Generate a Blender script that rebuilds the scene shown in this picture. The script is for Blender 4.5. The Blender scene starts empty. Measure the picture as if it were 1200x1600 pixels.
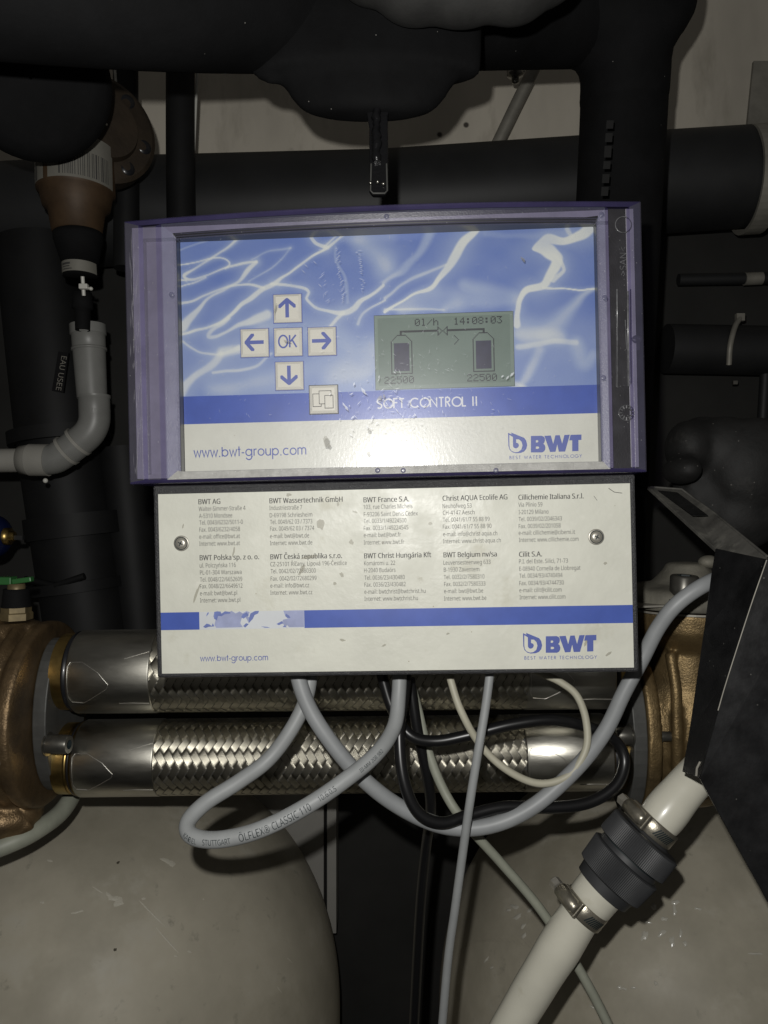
import bpy, bmesh, math, random, os
import numpy as np
from mathutils import Vector, Matrix, noise, geometry
random.seed(7); rng = np.random.RandomState(7)
SC = bpy.context.scene
COL = SC.collection
R = math.radians

# ------------------------------------------------------------------ camera, world, flash, exposure
CAMZ = 1.25
F = 1155.0                                  # focal length in photograph pixels (1600 px = 36 mm sensor)
cam = bpy.data.cameras.new('camera')
cam.sensor_fit = 'VERTICAL'; cam.sensor_height = 36.0; cam.lens = 36.0 * F / 1600.0
cam.clip_start = 0.01; cam.clip_end = 50
camo = bpy.data.objects.new('camera', cam); COL.objects.link(camo)
camo.location = (0, 0, CAMZ); camo.rotation_euler = (R(90), 0, 0)
SC.camera = camo
W = bpy.data.worlds.new('World'); SC.world = W; W.use_nodes = True
W.node_tree.nodes['Background'].inputs[0].default_value = (1.0, 0.96, 0.9, 1)
W.node_tree.nodes['Background'].inputs[1].default_value = 0.045
fl = bpy.data.lights.new('phone_flash', 'POINT')
fl.energy = 6.8; fl.shadow_soft_size = 0.004; fl.color = (1.0, 0.985, 0.95)
flo = bpy.data.objects.new('phone_flash', fl); COL.objects.link(flo)
flo.location = (-0.018, 0.0, CAMZ + 0.036)
SC.view_settings.view_transform = 'Standard'; SC.view_settings.look = 'None'
SC.view_settings.exposure = 0.0; SC.view_settings.gamma = 1.0
SC.view_settings.use_curve_mapping = False
SC.render.engine = 'CYCLES'
SC.cycles.max_bounces = 6; SC.cycles.transparent_max_bounces = 12
SC.cycles.caustics_reflective = False; SC.cycles.caustics_refractive = False
SC.cycles.use_denoising = True

CAM = Vector((0, 0, CAMZ))
def P(x, y, d):
    return Vector(((x - 600) / F * d, d, CAMZ + (800 - y) / F * d))
def rpx(px, d): return px / F * d           # size of px pixels at distance d

# ------------------------------------------------------------------ mesh helpers
class MB:
    def __init__(s): s.v = []; s.f = []; s.m = []; s.sm = []
    def add(s, vs, fs, mi=0, smooth=False):
        b = len(s.v); s.v += [Vector(q) for q in vs]
        for f in fs: s.f.append([b + i for i in f]); s.m.append(mi); s.sm.append(smooth)
        return s
    def box(s, c, sx, sy, sz, M=None, mi=0):
        vs = []
        for k in range(8):
            q = Vector(((-.5, .5)[k & 1] * sx, (-.5, .5)[(k >> 1) & 1] * sy, (-.5, .5)[k >> 2] * sz))
            vs.append(Vector(c) + (M @ q if M else q))
        return s.add(vs, [(0, 2, 3, 1), (4, 5, 7, 6), (0, 1, 5, 4), (2, 6, 7, 3), (0, 4, 6, 2), (1, 3, 7, 5)], mi)
    def tube(s, pts, r, n=14, caps=True, mi=0, smooth=True):
        rad = r if isinstance(r, (list, tuple)) else [r] * len(pts)
        T = []
        for i in range(len(pts)):
            t = (pts[min(i + 1, len(pts) - 1)] - pts[max(i - 1, 0)]); T.append(t.normalized())
        a = Vector((0, 0, 1)) if abs(T[0].z) < .9 else Vector((1, 0, 0))
        N = (a - T[0] * a.dot(T[0])).normalized(); vs = []
        for i, p in enumerate(pts):
            N = (N - T[i] * N.dot(T[i])).normalized(); B = T[i].cross(N)
            for k in range(n):
                q = 2 * math.pi * k / n
                vs.append(p + (N * math.cos(q) + B * math.sin(q)) * rad[i])
        fs = []
        for i in range(len(pts) - 1):
            for k in range(n):
                fs.append((i * n + k, i * n + (k + 1) % n, (i + 1) * n + (k + 1) % n, (i + 1) * n + k))
        s.add(vs, fs, mi, smooth)
        if caps:
            s.add(vs[:n], [tuple(reversed(range(n)))], mi); s.add(vs[-n:], [tuple(range(n))], mi)
        return s
    def lathe(s, org, axis, prof, n=48, mi=0, smooth=True, flute=0, fl_amp=0.0, fl_rng=None):
        """prof: list of (t along axis, radius); sharp corners = repeated points"""
        axis = axis.normalized(); a = Vector((0, 0, 1)) if abs(axis.z) < .9 else Vector((0, 1, 0))
        N = (a - axis * a.dot(axis)).normalized(); B = axis.cross(N); vs = []
        for j, (t, r) in enumerate(prof):
            for k in range(n):
                q = 2 * math.pi * k / n; rr = r
                if flute and fl_rng and fl_rng[0] <= j <= fl_rng[1]: rr = r + (fl_amp if k % 2 else 0)
                vs.append(org + axis * t + (N * math.cos(q) + B * math.sin(q)) * rr)
        fs = []
        for i in range(len(prof) - 1):
            if prof[i] == prof[i + 1]: continue
            for k in range(n):
                fs.append((i * n + k, i * n + (k + 1) % n, (i + 1) * n + (k + 1) % n, (i + 1) * n + k))
        s.add(vs, fs, mi, smooth)
        return s
    def prism(s, pts, off, mi=0):
        """closed polygon of 3D points extruded by vector off"""
        n = len(pts); off = Vector(off); tri = geometry.tessellate_polygon([pts])
        vs = list(pts) + [p + off for p in pts]
        fs = [tuple(t) for t in tri] + [tuple(i + n for i in reversed(t)) for t in tri]
        fs += [(i, (i + 1) % n, n + (i + 1) % n, n + i) for i in range(n)]
        return s.add(vs, fs, mi)
    def ball(s, c, rx, ry, rz, M=None, nu=24, nv=14, mi=0):
        vs = []; fs = []
        for i in range(nv + 1):
            th = math.pi * i / nv
            for k in range(nu):
                ph = 2 * math.pi * k / nu
                q = Vector((rx * math.sin(th) * math.cos(ph), ry * math.sin(th) * math.sin(ph), rz * math.cos(th)))
                vs.append(Vector(c) + (M @ q if M else q))
        for i in range(nv):
            for k in range(nu):
                fs.append((i * nu + k, (i + 1) * nu + k, (i + 1) * nu + (k + 1) % nu, i * nu + (k + 1) % nu))
        return s.add(vs, fs, mi, True)
    def mesh(s, name, mats, base=Vector((0, 0, 0)), weld=False):
        me = bpy.data.meshes.new(name)
        me.from_pydata([v - base for v in s.v], [], s.f)
        for m in (mats if isinstance(mats, (list, tuple)) else [mats]): me.materials.append(m)
        me.polygons.foreach_set('material_index', s.m); me.polygons.foreach_set('use_smooth', s.sm)
        bm = bmesh.new(); bm.from_mesh(me)
        if weld: bmesh.ops.remove_doubles(bm, verts=bm.verts, dist=1e-6)
        bmesh.ops.recalc_face_normals(bm, faces=bm.faces); bm.to_mesh(me); bm.free()
        me.update(); return me
    def build(s, name, mats, parent=None, bevel=0, seg=2, weld=None, base=None):
        if base is None: base = root_loc(parent)
        me = s.mesh(name, mats, base, weld=bool(bevel) if weld is None else weld)
        o = bpy.data.objects.new(name, me); COL.objects.link(o)
        if parent is not None: o.parent = parent
        else: o.location = base
        if bevel:
            b = o.modifiers.new('bevel', 'BEVEL'); b.width = bevel; b.segments = seg; b.limit_method = 'ANGLE'; b.angle_limit = R(40)
            b.harden_normals = False
        return o
def root_loc(o):
    if o is None: return Vector((0, 0, 0))
    while o.parent is not None: o = o.parent
    return Vector(o.location)
def thing(name, label, cat, loc, group=None):
    o = bpy.data.objects.new(name, None); COL.objects.link(o); o.empty_display_size = .02
    o.location = loc; return tag(o, label, cat, group)
def tag(o, label, cat, group=None):
    o['label'] = label; o['category'] = cat
    if group: o['group'] = group
    return o
def spline(pts, step=6):
    """Catmull-Rom through 3D points (or 4-tuples px,py,d)"""
    p = [P(*q) if not isinstance(q, Vector) else q for q in pts]
    p = [p[0] * 2 - p[1]] + p + [p[-1] * 2 - p[-2]]; out = []
    for i in range(1, len(p) - 2):
        for k in range(step):
            t = k / step; a, b, c, d = p[i - 1], p[i], p[i + 1], p[i + 2]
            out.append(.5 * ((2 * b) + (c - a) * t + (2 * a - 5 * b + 4 * c - d) * t * t + (3 * b - a - 3 * c + d) * t ** 3))
    out.append(p[-2]); return out
def cast(mb, name, mats, parent, voxel=.003, smooth=6, base=None):
    """one continuous casting: the pieces are fused by a voxel remesh and smoothed"""
    if base is None: base = root_loc(parent)
    me = mb.mesh(name, mats, base); t = bpy.data.objects.new('tmp', me); COL.objects.link(t)
    r = t.modifiers.new('r', 'REMESH'); r.mode = 'VOXEL'; r.voxel_size = voxel; r.use_smooth_shade = True
    s = t.modifiers.new('s', 'SMOOTH'); s.iterations = smooth; s.factor = .5
    dg = bpy.context.evaluated_depsgraph_get(); dg.update()
    m2 = bpy.data.meshes.new_from_object(t.evaluated_get(dg)); m2.name = name
    bpy.data.objects.remove(t); m2.materials.clear()
    for m in (mats if isinstance(mats, (list, tuple)) else [mats]): m2.materials.append(m)
    o = bpy.data.objects.new(name, m2); COL.objects.link(o)
    if parent is not None: o.parent = parent
    else: o.location = base
    return o

# ------------------------------------------------------------------ materials
def mat(name, col, rough=.5, metal=0.0, var=0.0, vscale=40, bump=0.0, bscale=200, coat=0.0, specks=0.0, spcol=(.6, .6, .58),
        spscale=900, spth=.0, stain=None, stretch=None, spec=.5, rvar=0.0):
    m = bpy.data.materials.new(name); m.use_nodes = True; nt = m.node_tree; n = nt.nodes; L = nt.links
    b = n['Principled BSDF']; b.inputs['Roughness'].default_value = rough; b.inputs['Metallic'].default_value = metal
    b.inputs['Base Color'].default_value = (*col, 1); b.inputs['Coat Weight'].default_value = coat
    b.inputs['Specular IOR Level'].default_value = spec; b.inputs['Coat Roughness'].default_value = .12
    g = n.new('ShaderNodeNewGeometry'); vec = g.outputs['Position']
    if stretch:
        mp = n.new('ShaderNodeMapping'); mp.inputs['Scale'].default_value = stretch; L.new(vec, mp.inputs[0]); vec = mp.outputs[0]
    out = None
    def noi(scale, detail=5, rough_=.6):
        q = n.new('ShaderNodeTexNoise'); q.inputs['Scale'].default_value = scale; q.inputs['Detail'].default_value = detail
        q.inputs['Roughness'].default_value = rough_; L.new(vec, q.inputs['Vector']); return q.outputs[0]
    def mix(fac, a, c):
        q = n.new('ShaderNodeMix'); q.data_type = 'RGBA'
        if hasattr(fac, 'default_value') and not isinstance(fac, float): L.new(fac, q.inputs[0])
        else: q.inputs[0].default_value = fac
        for sck, val in ((q.inputs[6], a), (q.inputs[7], c)):
            if isinstance(val, tuple): sck.default_value = (*val, 1)
            else: L.new(val, sck)
        return q.outputs[2]
    def ramp(src, lo, hi):
        q = n.new('ShaderNodeMapRange'); q.inputs[1].default_value = lo; q.inputs[2].default_value = hi; q.clamp = True
        L.new(src, q.inputs[0]); return q.outputs[0]
    cur = tuple(col)
    if var:
        f = ramp(noi(vscale), .3, .7)
        cur = mix(f, tuple(max(0, c * (1 - var)) for c in col), tuple(min(1, c * (1 + var)) for c in col))
    if stain:                                    # (colour, scale, lo, hi)
        for sc_, (scol, ss, lo, hi) in enumerate(stain):
            cur = mix(ramp(noi(ss, 6, .65), lo, hi), cur, scol)
    if specks:
        vo = n.new('ShaderNodeTexVoronoi'); vo.inputs['Scale'].default_value = spscale; L.new(g.outputs['Position'], vo.inputs['Vector'])
        f = ramp(vo.outputs['Distance'], specks, specks * .6)
        if spth:
            sp = n.new('ShaderNodeSeparateColor'); L.new(vo.outputs['Color'], sp.inputs[0])
            f2 = ramp(sp.outputs[0], spth, spth + .02); q = n.new('ShaderNodeMath'); q.operation = 'MULTIPLY'
            L.new(f, q.inputs[0]); L.new(f2, q.inputs[1]); f = q.outputs[0]
        cur = mix(f, cur, spcol)
    if not isinstance(cur, tuple): L.new(cur, b.inputs['Base Color'])
    if rvar:
        q = n.new('ShaderNodeMapRange'); q.inputs[1].default_value = .3; q.inputs[2].default_value = .7
        q.inputs[3].default_value = max(.02, rough - rvar); q.inputs[4].default_value = min(1, rough + rvar)
        L.new(noi(vscale * 1.7), q.inputs[0]); L.new(q.outputs[0], b.inputs['Roughness'])
    if bump:
        bp = n.new('ShaderNodeBump'); bp.inputs['Strength'].default_value = bump; bp.inputs['Distance'].default_value = .0006
        L.new(noi(bscale, 3), bp.inputs['Height']); L.new(bp.outputs[0], b.inputs['Normal'])
    return m
M = {}
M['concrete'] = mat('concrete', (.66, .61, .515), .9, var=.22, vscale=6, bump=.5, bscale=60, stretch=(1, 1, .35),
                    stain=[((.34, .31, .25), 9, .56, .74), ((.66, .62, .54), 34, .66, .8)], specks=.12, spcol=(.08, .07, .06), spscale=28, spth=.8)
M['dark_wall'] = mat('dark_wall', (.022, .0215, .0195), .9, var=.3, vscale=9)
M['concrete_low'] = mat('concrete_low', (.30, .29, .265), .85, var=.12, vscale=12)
M['foam'] = mat('black_foam_rubber', (.0065, .0066, .007), .8, var=.35, vscale=25, spec=.15, bump=.3, bscale=300, specks=.09, spcol=(.25, .24, .22), spscale=210, spth=.93)
M['foam_dusty'] = mat('dusty_foam_rubber', (.027, .0265, .025), .8, var=.4, vscale=30, bump=.4, bscale=250)
M['pipe_dark'] = mat('unlit_black_pipe', (.0085, .0087, .009), .6, var=.3, vscale=20, spec=.3)
M['pipe_black'] = mat('black_pipe', (.0165, .017, .0175), .55, var=.25, vscale=20)
M['black_gloss'] = mat('black_glossy', (.008, .008, .009), .22, bump=.5, bscale=500)
M['black_sheet'] = mat('black_sheet_steel', (.0085, .0085, .009), .45, var=.5, vscale=45, rvar=.14, bump=.15, bscale=400, specks=.13, spcol=(.09, .088, .08), spscale=260, spth=.86)
M['sheet_dusty'] = mat('dusty_black_sheet', (.075, .072, .064), .7, var=.5, vscale=60, stain=[((.15, .145, .125), 45, .52, .66), ((.02, .02, .02), 30, .6, .7)])
M['cable_black'] = mat('black_cable', (.008, .008, .0085), .33)
M['cable_grey'] = mat('grey_cable', (.29, .30, .30), .5, var=.07, vscale=70)
M['cable_blue'] = mat('blue_grey_cable', (.275, .285, .29), .48, var=.08, vscale=60)
M['cable_cream'] = mat('cream_cable', (.43, .41, .32), .5, var=.08, vscale=60)
M['cable_green'] = mat('greenish_cable', (.30, .31, .25), .5, var=.12, vscale=70)
M['ink'] = mat('black_ink', (.012, .02, .022), .6)
M['hose_white'] = mat('white_hose', (.66, .64, .54), .3, var=.06, vscale=30, coat=.35, stain=[((.48, .45, .34), 38, .64, .8)])
M['union_black'] = mat('black_union', (.036, .037, .039), .5, var=.15, vscale=80)
M['steel'] = mat('stainless_steel', (.50, .485, .44), .3, 1, var=.14, vscale=40, rvar=.07, bump=.12, bscale=500, stretch=(.25, 1, 1))
M['clamp'] = mat('clamp_steel', (.40, .37, .30), .32, .8, var=.25, vscale=120, bump=.2, bscale=900)
M['ferrule'] = mat('steel_ferrule', (.50, .485, .43), .38, 1, var=.22, vscale=30, rvar=.1, bump=.1, bscale=400, stretch=(.3, 1, 1),
                   stain=[((.25, .235, .2), 26, .55, .75)])
M['weld'] = mat('bright_scratch', (.75, .73, .68), .4, 1)
M['bronze'] = mat('bronze_casting', (.20, .135, .07), .42, .7, var=.3, vscale=50, bump=.7, bscale=700, rvar=.08, stain=[((.10, .072, .045), 24, .48, .72)])
M['bronze_dark'] = mat('dark_bronze', (.038, .027, .017), .6, .3, var=.35, vscale=40, bump=.4, bscale=350)
M['brass'] = mat('brass', (.50, .35, .125), .34, 1, var=.14, vscale=60, rvar=.08)
M['brass_dull'] = mat('dull_brass', (.20, .155, .08), .5, .4, var=.3, vscale=90)
M['bronze_light'] = mat('golden_brass_casting', (.235, .165, .078), .44, .7, var=.3, vscale=50, bump=.7, bscale=700, stain=[((.13, .095, .05), 26, .5, .72)])
M['copper'] = mat('orange_brown_metal', (.07, .042, .022), .55, .2, var=.25, vscale=60)  # orange darkened, shade of the left side put into the colour
M['flange_steel'] = mat('dull_grey_flange', (.085, .085, .08), .55, .3, var=.2, vscale=70)
M['cap_grey'] = mat('dusty_cast_cap', (.17, .16, .13), .7, .2, var=.3, vscale=60, bump=.5, bscale=400, stain=[((.28, .26, .21), 50, .58, .7)])
M['bolt_dark'] = mat('dull_bolt_steel', (.125, .12, .105), .34, .7, var=.2, vscale=200)
M['bolt'] = mat('bolt_steel', (.42, .40, .35), .38, .6, var=.2, vscale=200)
M['tank'] = mat('olive_grey_tank', (.455, .42, .335), .52, var=.15, vscale=11, rvar=.1, bump=.22, bscale=30,
                stain=[((.315, .29, .225), 5, .46, .68), ((.49, .465, .39), 22, .56, .76), ((.32, .30, .24), 70, .62, .74), ((.30, .27, .20), 3.2, .55, .7)], spec=.28)
M['scuff'] = mat('pale_scuff', (.55, .52, .43), .5, bump=.8, bscale=900)
M['resin'] = mat('gloss_resin_drip', (.52, .50, .43), .14, bump=.3, bscale=600)  # real drips, whitened so part of their highlight sits in the colour
M['pit'] = mat('dark_pit', (.07, .06, .04), .7)
M['pvc'] = mat('grey_pvc', (.20, .20, .188), .42, var=.12, vscale=30)
M['pvc_light'] = mat('pale_pvc', (.30, .29, .26), .45, var=.1, vscale=30)
M['label_white'] = mat('white_paper_label', (.20, .192, .165), .6, var=.1, vscale=80)  # white paper greyed down, shade of the left side put into its colour
M['white_part'] = mat('white_fitting', (.6, .59, .54), .4)
M['green'] = mat('green_handle', (.03, .13, .035), .4)
M['blue_cap'] = mat('blue_cap', (.003, .007, .035), .3)
M['galv'] = mat('galvanised_steel', (.30, .285, .245), .55, .35, var=.2, vscale=40)
M['frosted'] = mat('smoked_violet_plastic', (.088, .086, .125), .3, coat=.5, var=.12, vscale=90, bump=.25, bscale=1400, specks=.13, spcol=(.4, .4, .42), spscale=420, spth=.62)
M['frost_grey'] = mat('smoked_grey_plastic', (.098, .094, .118), .33, coat=.35, var=.14, vscale=80, bump=.3, bscale=1500, specks=.15, spcol=(.34, .34, .35), spscale=380, spth=.62)
M['frost_blue'] = mat('smoked_blue_bezel', (.15, .16, .225), .3, coat=.5, var=.12, vscale=80, bump=.35, bscale=1500, specks=.13, spcol=(.5, .5, .52), spscale=450, spth=.6)
M['frost_pale'] = mat('scratched_glare_bezel', (.40, .395, .375), .3, coat=.6, var=.22, vscale=160, bump=.8, bscale=1600, specks=.15, spcol=(.6, .6, .58), spscale=500, spth=.5)  # lower lip plastic made paler, the glare on it put into the colour
M['violet'] = mat('violet_plastic_edge', (.060, .051, .135), .22, coat=.6, var=.2, vscale=60)
M['gasket'] = mat('black_gasket', (.012, .0125, .015), .35, coat=.2)
M['strip_dark'] = mat('smoked_dark_strip', (.03, .029, .033), .35, coat=.5, var=.25, vscale=90, bump=.3, bscale=1200, specks=.12, spcol=(.2, .2, .2), spscale=480, spth=.6)
M['emboss'] = mat('embossed_plastic', (.10, .10, .105), .3, coat=.4, var=.5, vscale=300)
M['box_black'] = mat('textured_black_plastic', (.03, .03, .032), .42, var=.2, vscale=100, bump=1.0, bscale=1600, specks=.22, spcol=(.14, .14, .135), spscale=900, spth=.72)
M['housing'] = mat('grey_housing', (.06, .06, .075), .5)
M['cream'] = mat('cream_print', (.60, .60, .53), .38, var=.05, vscale=50, bump=.12, bscale=500, specks=.05, spcol=(.4, .36, .28), spscale=160, spth=.75)
M['paper'] = mat('dirty_cream_label', (.605, .605, .53), .45, var=.06, vscale=35, bump=.3, bscale=240, rvar=.12,
                 stain=[((.47, .455, .36), 24, .58, .76), ((.35, .33, .25), 60, .69, .80), ((.68, .675, .60), 45, .60, .75)], specks=.06, spcol=(.36, .32, .24), spscale=140, spth=.8)
M['band'] = mat('blue_print', (.062, .105, .385), .34, var=.08, vscale=80, specks=.05, spcol=(.3, .34, .5), spscale=520, spth=.6)
M['ink_blue'] = mat('blue_ink', (.085, .115, .36), .45)
M['ink_grey'] = mat('grey_ink', (.085, .083, .078), .6)
M['ink_bold'] = mat('dark_grey_ink', (.055, .054, .052), .6)
M['ink_white'] = mat('white_ink', (.62, .63, .66), .45)
M['map_pale'] = mat('pale_print', (.56, .58, .60), .45, var=.05)
M['map_lilac'] = mat('lilac_print', (.30, .33, .50), .45, var=.15, vscale=120)
M['button'] = mat('white_button', (.66, .64, .56), .25, coat=.3, var=.04)
M['lcd'] = mat('green_lcd', (.19, .24, .208), .3, var=.06, vscale=50, coat=.2)
M['lcd_in'] = mat('green_lcd_active', (.155, .20, .172), .3, var=.08, vscale=60, coat=.2)
M['lcd_ink'] = mat('lcd_segment', (.01, .014, .017), .4)
M['lcd_fill'] = mat('lcd_fill', (.022, .022, .05), .4, var=.25, vscale=200)

def see_through_mark(name, col, f):
    m = bpy.data.materials.new(name); m.use_nodes = True; n = m.node_tree.nodes; L = m.node_tree.links
    t = n.new('ShaderNodeBsdfTransparent'); x = n.new('ShaderNodeMixShader'); x.inputs[0].default_value = f; b = n['Principled BSDF']
    b.inputs['Base Color'].default_value = (*col, 1); b.inputs['Roughness'].default_value = .35
    L.new(t.outputs[0], x.inputs[1]); L.new(b.outputs[0], x.inputs[2]); L.new(x.outputs[0], n['Material Output'].inputs[0]); return m
M['scratch'] = see_through_mark('white_scratch', (.75, .77, .82), .5)
M['smudge'] = see_through_mark('brown_smudge', (.33, .305, .23), .36)
M['dirt'] = see_through_mark('dirt_spot', (.25, .24, .20), .5)
def translucent(m, tint, f):
    """let the light through the smoked plastic"""
    n = m.node_tree.nodes; L = m.node_tree.links; o = n['Material Output']
    t = n.new('ShaderNodeBsdfTransparent'); t.inputs[0].default_value = (*tint, 1); x = n.new('ShaderNodeMixShader'); x.inputs[0].default_value = f
    L.new(n['Principled BSDF'].outputs[0], x.inputs[1]); L.new(t.outputs[0], x.inputs[2]); L.new(x.outputs[0], o.inputs[0])
for k_, f_ in (('frosted', .52), ('frost_grey', .50), ('frost_blue', .48), ('violet', .50)): translucent(M[k_], (.86, .83, .97), f_)
def water_material():
    m = bpy.data.materials.new('water_photo_print'); m.use_nodes = True; n = m.node_tree.nodes; L = m.node_tree.links
    a = n.new('ShaderNodeVertexColor'); a.layer_name = 'print'; b = n['Principled BSDF']
    L.new(a.outputs[0], b.inputs['Base Color']); b.inputs['Roughness'].default_value = .35; return m
def pane_material():
    m = bpy.data.materials.new('scratched_clear_pane'); m.use_nodes = True; nt = m.node_tree; n = nt.nodes; L = nt.links
    out = n['Material Output']; n.remove(n['Principled BSDF'])
    tr = n.new('ShaderNodeBsdfTransparent'); tr.inputs[0].default_value = (.955, .955, .965, 1)
    gl = n.new('ShaderNodeBsdfGlossy'); gl.inputs['Roughness'].default_value = .17
    g2 = n.new('ShaderNodeBsdfGlossy'); g2.inputs['Roughness'].default_value = .36
    df = n.new('ShaderNodeBsdfDiffuse'); df.inputs[0].default_value = (.8, .82, .88, 1)
    geo = n.new('ShaderNodeNewGeometry'); mp = n.new('ShaderNodeMapping'); mp.inputs['Scale'].default_value = (1, 1, .35)
    mp.inputs['Rotation'].default_value = (0, .5, 0); L.new(geo.outputs['Position'], mp.inputs[0])
    no = n.new('ShaderNodeTexNoise'); no.inputs['Scale'].default_value = 900; no.inputs['Detail'].default_value = 4; L.new(mp.outputs[0], no.inputs['Vector'])
    bp = n.new('ShaderNodeBump'); bp.inputs['Strength'].default_value = .5; bp.inputs['Distance'].default_value = .0002
    L.new(no.outputs[0], bp.inputs['Height']); L.new(bp.outputs[0], gl.inputs['Normal'])
    m1 = n.new('ShaderNodeMixShader'); m1.inputs[0].default_value = .45; L.new(gl.outputs[0], m1.inputs[1]); L.new(g2.outputs[0], m1.inputs[2])
    m2 = n.new('ShaderNodeMixShader'); m2.inputs[0].default_value = .031; L.new(tr.outputs[0], m2.inputs[1]); L.new(m1.outputs[0], m2.inputs[2])
    m3 = n.new('ShaderNodeMixShader'); m3.inputs[0].default_value = .02
    n2 = n.new('ShaderNodeTexNoise'); n2.inputs['Scale'].default_value = 22; n2.inputs['Detail'].default_value = 6; L.new(geo.outputs['Position'], n2.inputs['Vector'])
    mr = n.new('ShaderNodeMapRange'); mr.inputs[1].default_value = .45; mr.inputs[2].default_value = .75; mr.inputs[3].default_value = .008; mr.inputs[4].default_value = .045
    L.new(n2.outputs[0], mr.inputs[0]); L.new(mr.outputs[0], m3.inputs[0])
    L.new(m2.outputs[0], m3.inputs[1]); L.new(df.outputs[0], m3.inputs[2]); L.new(m3.outputs[0], out.inputs[0]); return m
M['water'] = water_material(); M['pane'] = pane_material()
def braid_material():
    m = mat('woven_steel_wire', (.45, .425, .35), .35, 1, var=.12, vscale=60, rvar=.06)
    n = m.node_tree.nodes; L = m.node_tree.links
    uv = n.new('ShaderNodeUVMap'); uv.uv_map = 'UVMap'; wv = n.new('ShaderNodeTexWave'); wv.inputs['Scale'].default_value = 3.2
    L.new(uv.outputs[0], wv.inputs['Vector']); bp = n.new('ShaderNodeBump'); bp.inputs['Strength'].default_value = .35; bp.inputs['Distance'].default_value = .0003
    L.new(wv.outputs[1], bp.inputs['Height']); L.new(bp.outputs[0], n['Principled BSDF'].inputs['Normal']); return m
M['braid'] = braid_material()

# ------------------------------------------------------------------ setting
def struct(name, mb, m):
    o = mb.build(name, m); o['kind'] = 'structure'; return o
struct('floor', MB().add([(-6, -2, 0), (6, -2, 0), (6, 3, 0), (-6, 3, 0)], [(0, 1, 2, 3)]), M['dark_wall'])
WD = .91
def wallbox(x0, x1, z0, z1, y0, th):
    return MB().box(((x0 + x1) / 2, y0 + th / 2, (z0 + z1) / 2), x1 - x0, th, z1 - z0)
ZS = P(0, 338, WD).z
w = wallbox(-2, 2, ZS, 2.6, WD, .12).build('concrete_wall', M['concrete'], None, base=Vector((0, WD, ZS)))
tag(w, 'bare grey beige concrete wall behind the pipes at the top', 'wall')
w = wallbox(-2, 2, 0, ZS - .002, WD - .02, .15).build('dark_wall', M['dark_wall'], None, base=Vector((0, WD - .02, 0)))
tag(w, 'dark lower wall behind the black pipes and the control unit', 'wall')
# pale pillar seen between the tanks
PD = .845
b = P(460, 1440, PD)
t = thing('concrete_pedestal', 'pale grey concrete pedestal seen in the gap right of the left tank', 'pedestal', Vector((b.x, PD, 0)))
x0, x1, x2, x3 = P(300, 0, PD).x, P(506, 0, PD).x, P(512, 0, PD).x, P(526, 0, PD).x
zt, zb = P(0, 1215, PD).z, P(0, 1452, PD).z
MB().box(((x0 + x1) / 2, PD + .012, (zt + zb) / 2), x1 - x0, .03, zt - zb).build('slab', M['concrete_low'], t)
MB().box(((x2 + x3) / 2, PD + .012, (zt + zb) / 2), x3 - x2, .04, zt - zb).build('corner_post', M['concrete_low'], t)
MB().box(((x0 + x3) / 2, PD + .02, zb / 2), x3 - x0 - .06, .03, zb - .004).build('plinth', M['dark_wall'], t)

# ------------------------------------------------------------------ tanks
def tank(cx, label):
    D = .765; r = .2455; c = P(cx, 0, D); zc = CAMZ - .517
    o = MB(); prof = [(-zc, r)] + [(-zc * k / 6, r) for k in range(5, 0, -1)]
    prof += [(r * 1.05 * math.sin(R(a)), r * math.cos(R(a))) for a in range(0, 90, 3)] + [(r * 1.05, .004)]
    base = Vector((c.x, D, 0))
    t = thing('pressure_tank', label, 'tank', base)
    o.lathe(Vector((c.x, D, zc)), Vector((0, 0, 1)), prof, 96).build('shell', M['tank'], t)
    return t, Vector((c.x, D, zc)), r
def on_dome(px, py, c, r):
    d = (P(px, py, 1) - CAM).normalized(); s = Vector((1, 1, 1 / 1.05)); a = Vector([(CAM - c)[i] * s[i] for i in range(3)]); dd = Vector([d[i] * s[i] for i in range(3)])
    A = dd.dot(dd); B = 2 * a.dot(dd); C = a.dot(a) - r * r; q = B * B - 4 * A * C
    if q < 0: return None
    p = CAM + d * ((-B - math.sqrt(q)) / (2 * A))
    if p.z < c.z:                                # the straight cylinder below the dome
        e = CAM - c; A = d.x ** 2 + d.y ** 2; B = 2 * (e.x * d.x + e.y * d.y); C = e.x ** 2 + e.y ** 2 - r * r
        p = CAM + d * ((-B - math.sqrt(B * B - 4 * A * C)) / (2 * A)); nn = Vector((p.x - c.x, p.y - c.y, 0))
    else: nn = Vector((p.x - c.x, p.y - c.y, (p.z - c.z) / 1.1))
    return p, nn.normalized()
def fleck(mb, px, py, c, r, a, b, ang, mi=0, h=.0006):
    q = on_dome(px, py, c, r)
    if not q: return
    p, n = q; ux = Vector((0, 0, 1)).cross(n).normalized(); uz = n.cross(ux); k = 11; vs = []
    s = p.y / F
    for i in range(k):
        t = 2 * math.pi * i / k; rr = random.uniform(.6, 1.15); x = math.cos(t) * a * rr * s; y = math.sin(t) * b * rr * s
        vs.append(p + ux * (x * math.cos(ang) - y * math.sin(ang)) + uz * (x * math.sin(ang) + y * math.cos(ang)) + n * .0002)
    vs.append(p + n * h); mb.add(vs, [(i, (i + 1) % k, k) for i in range(k)], mi, True)
t, c, r = tank(160, 'olive grey pressure tank under the bronze valve with pale scuffs on its dome')
mb = MB()
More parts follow.
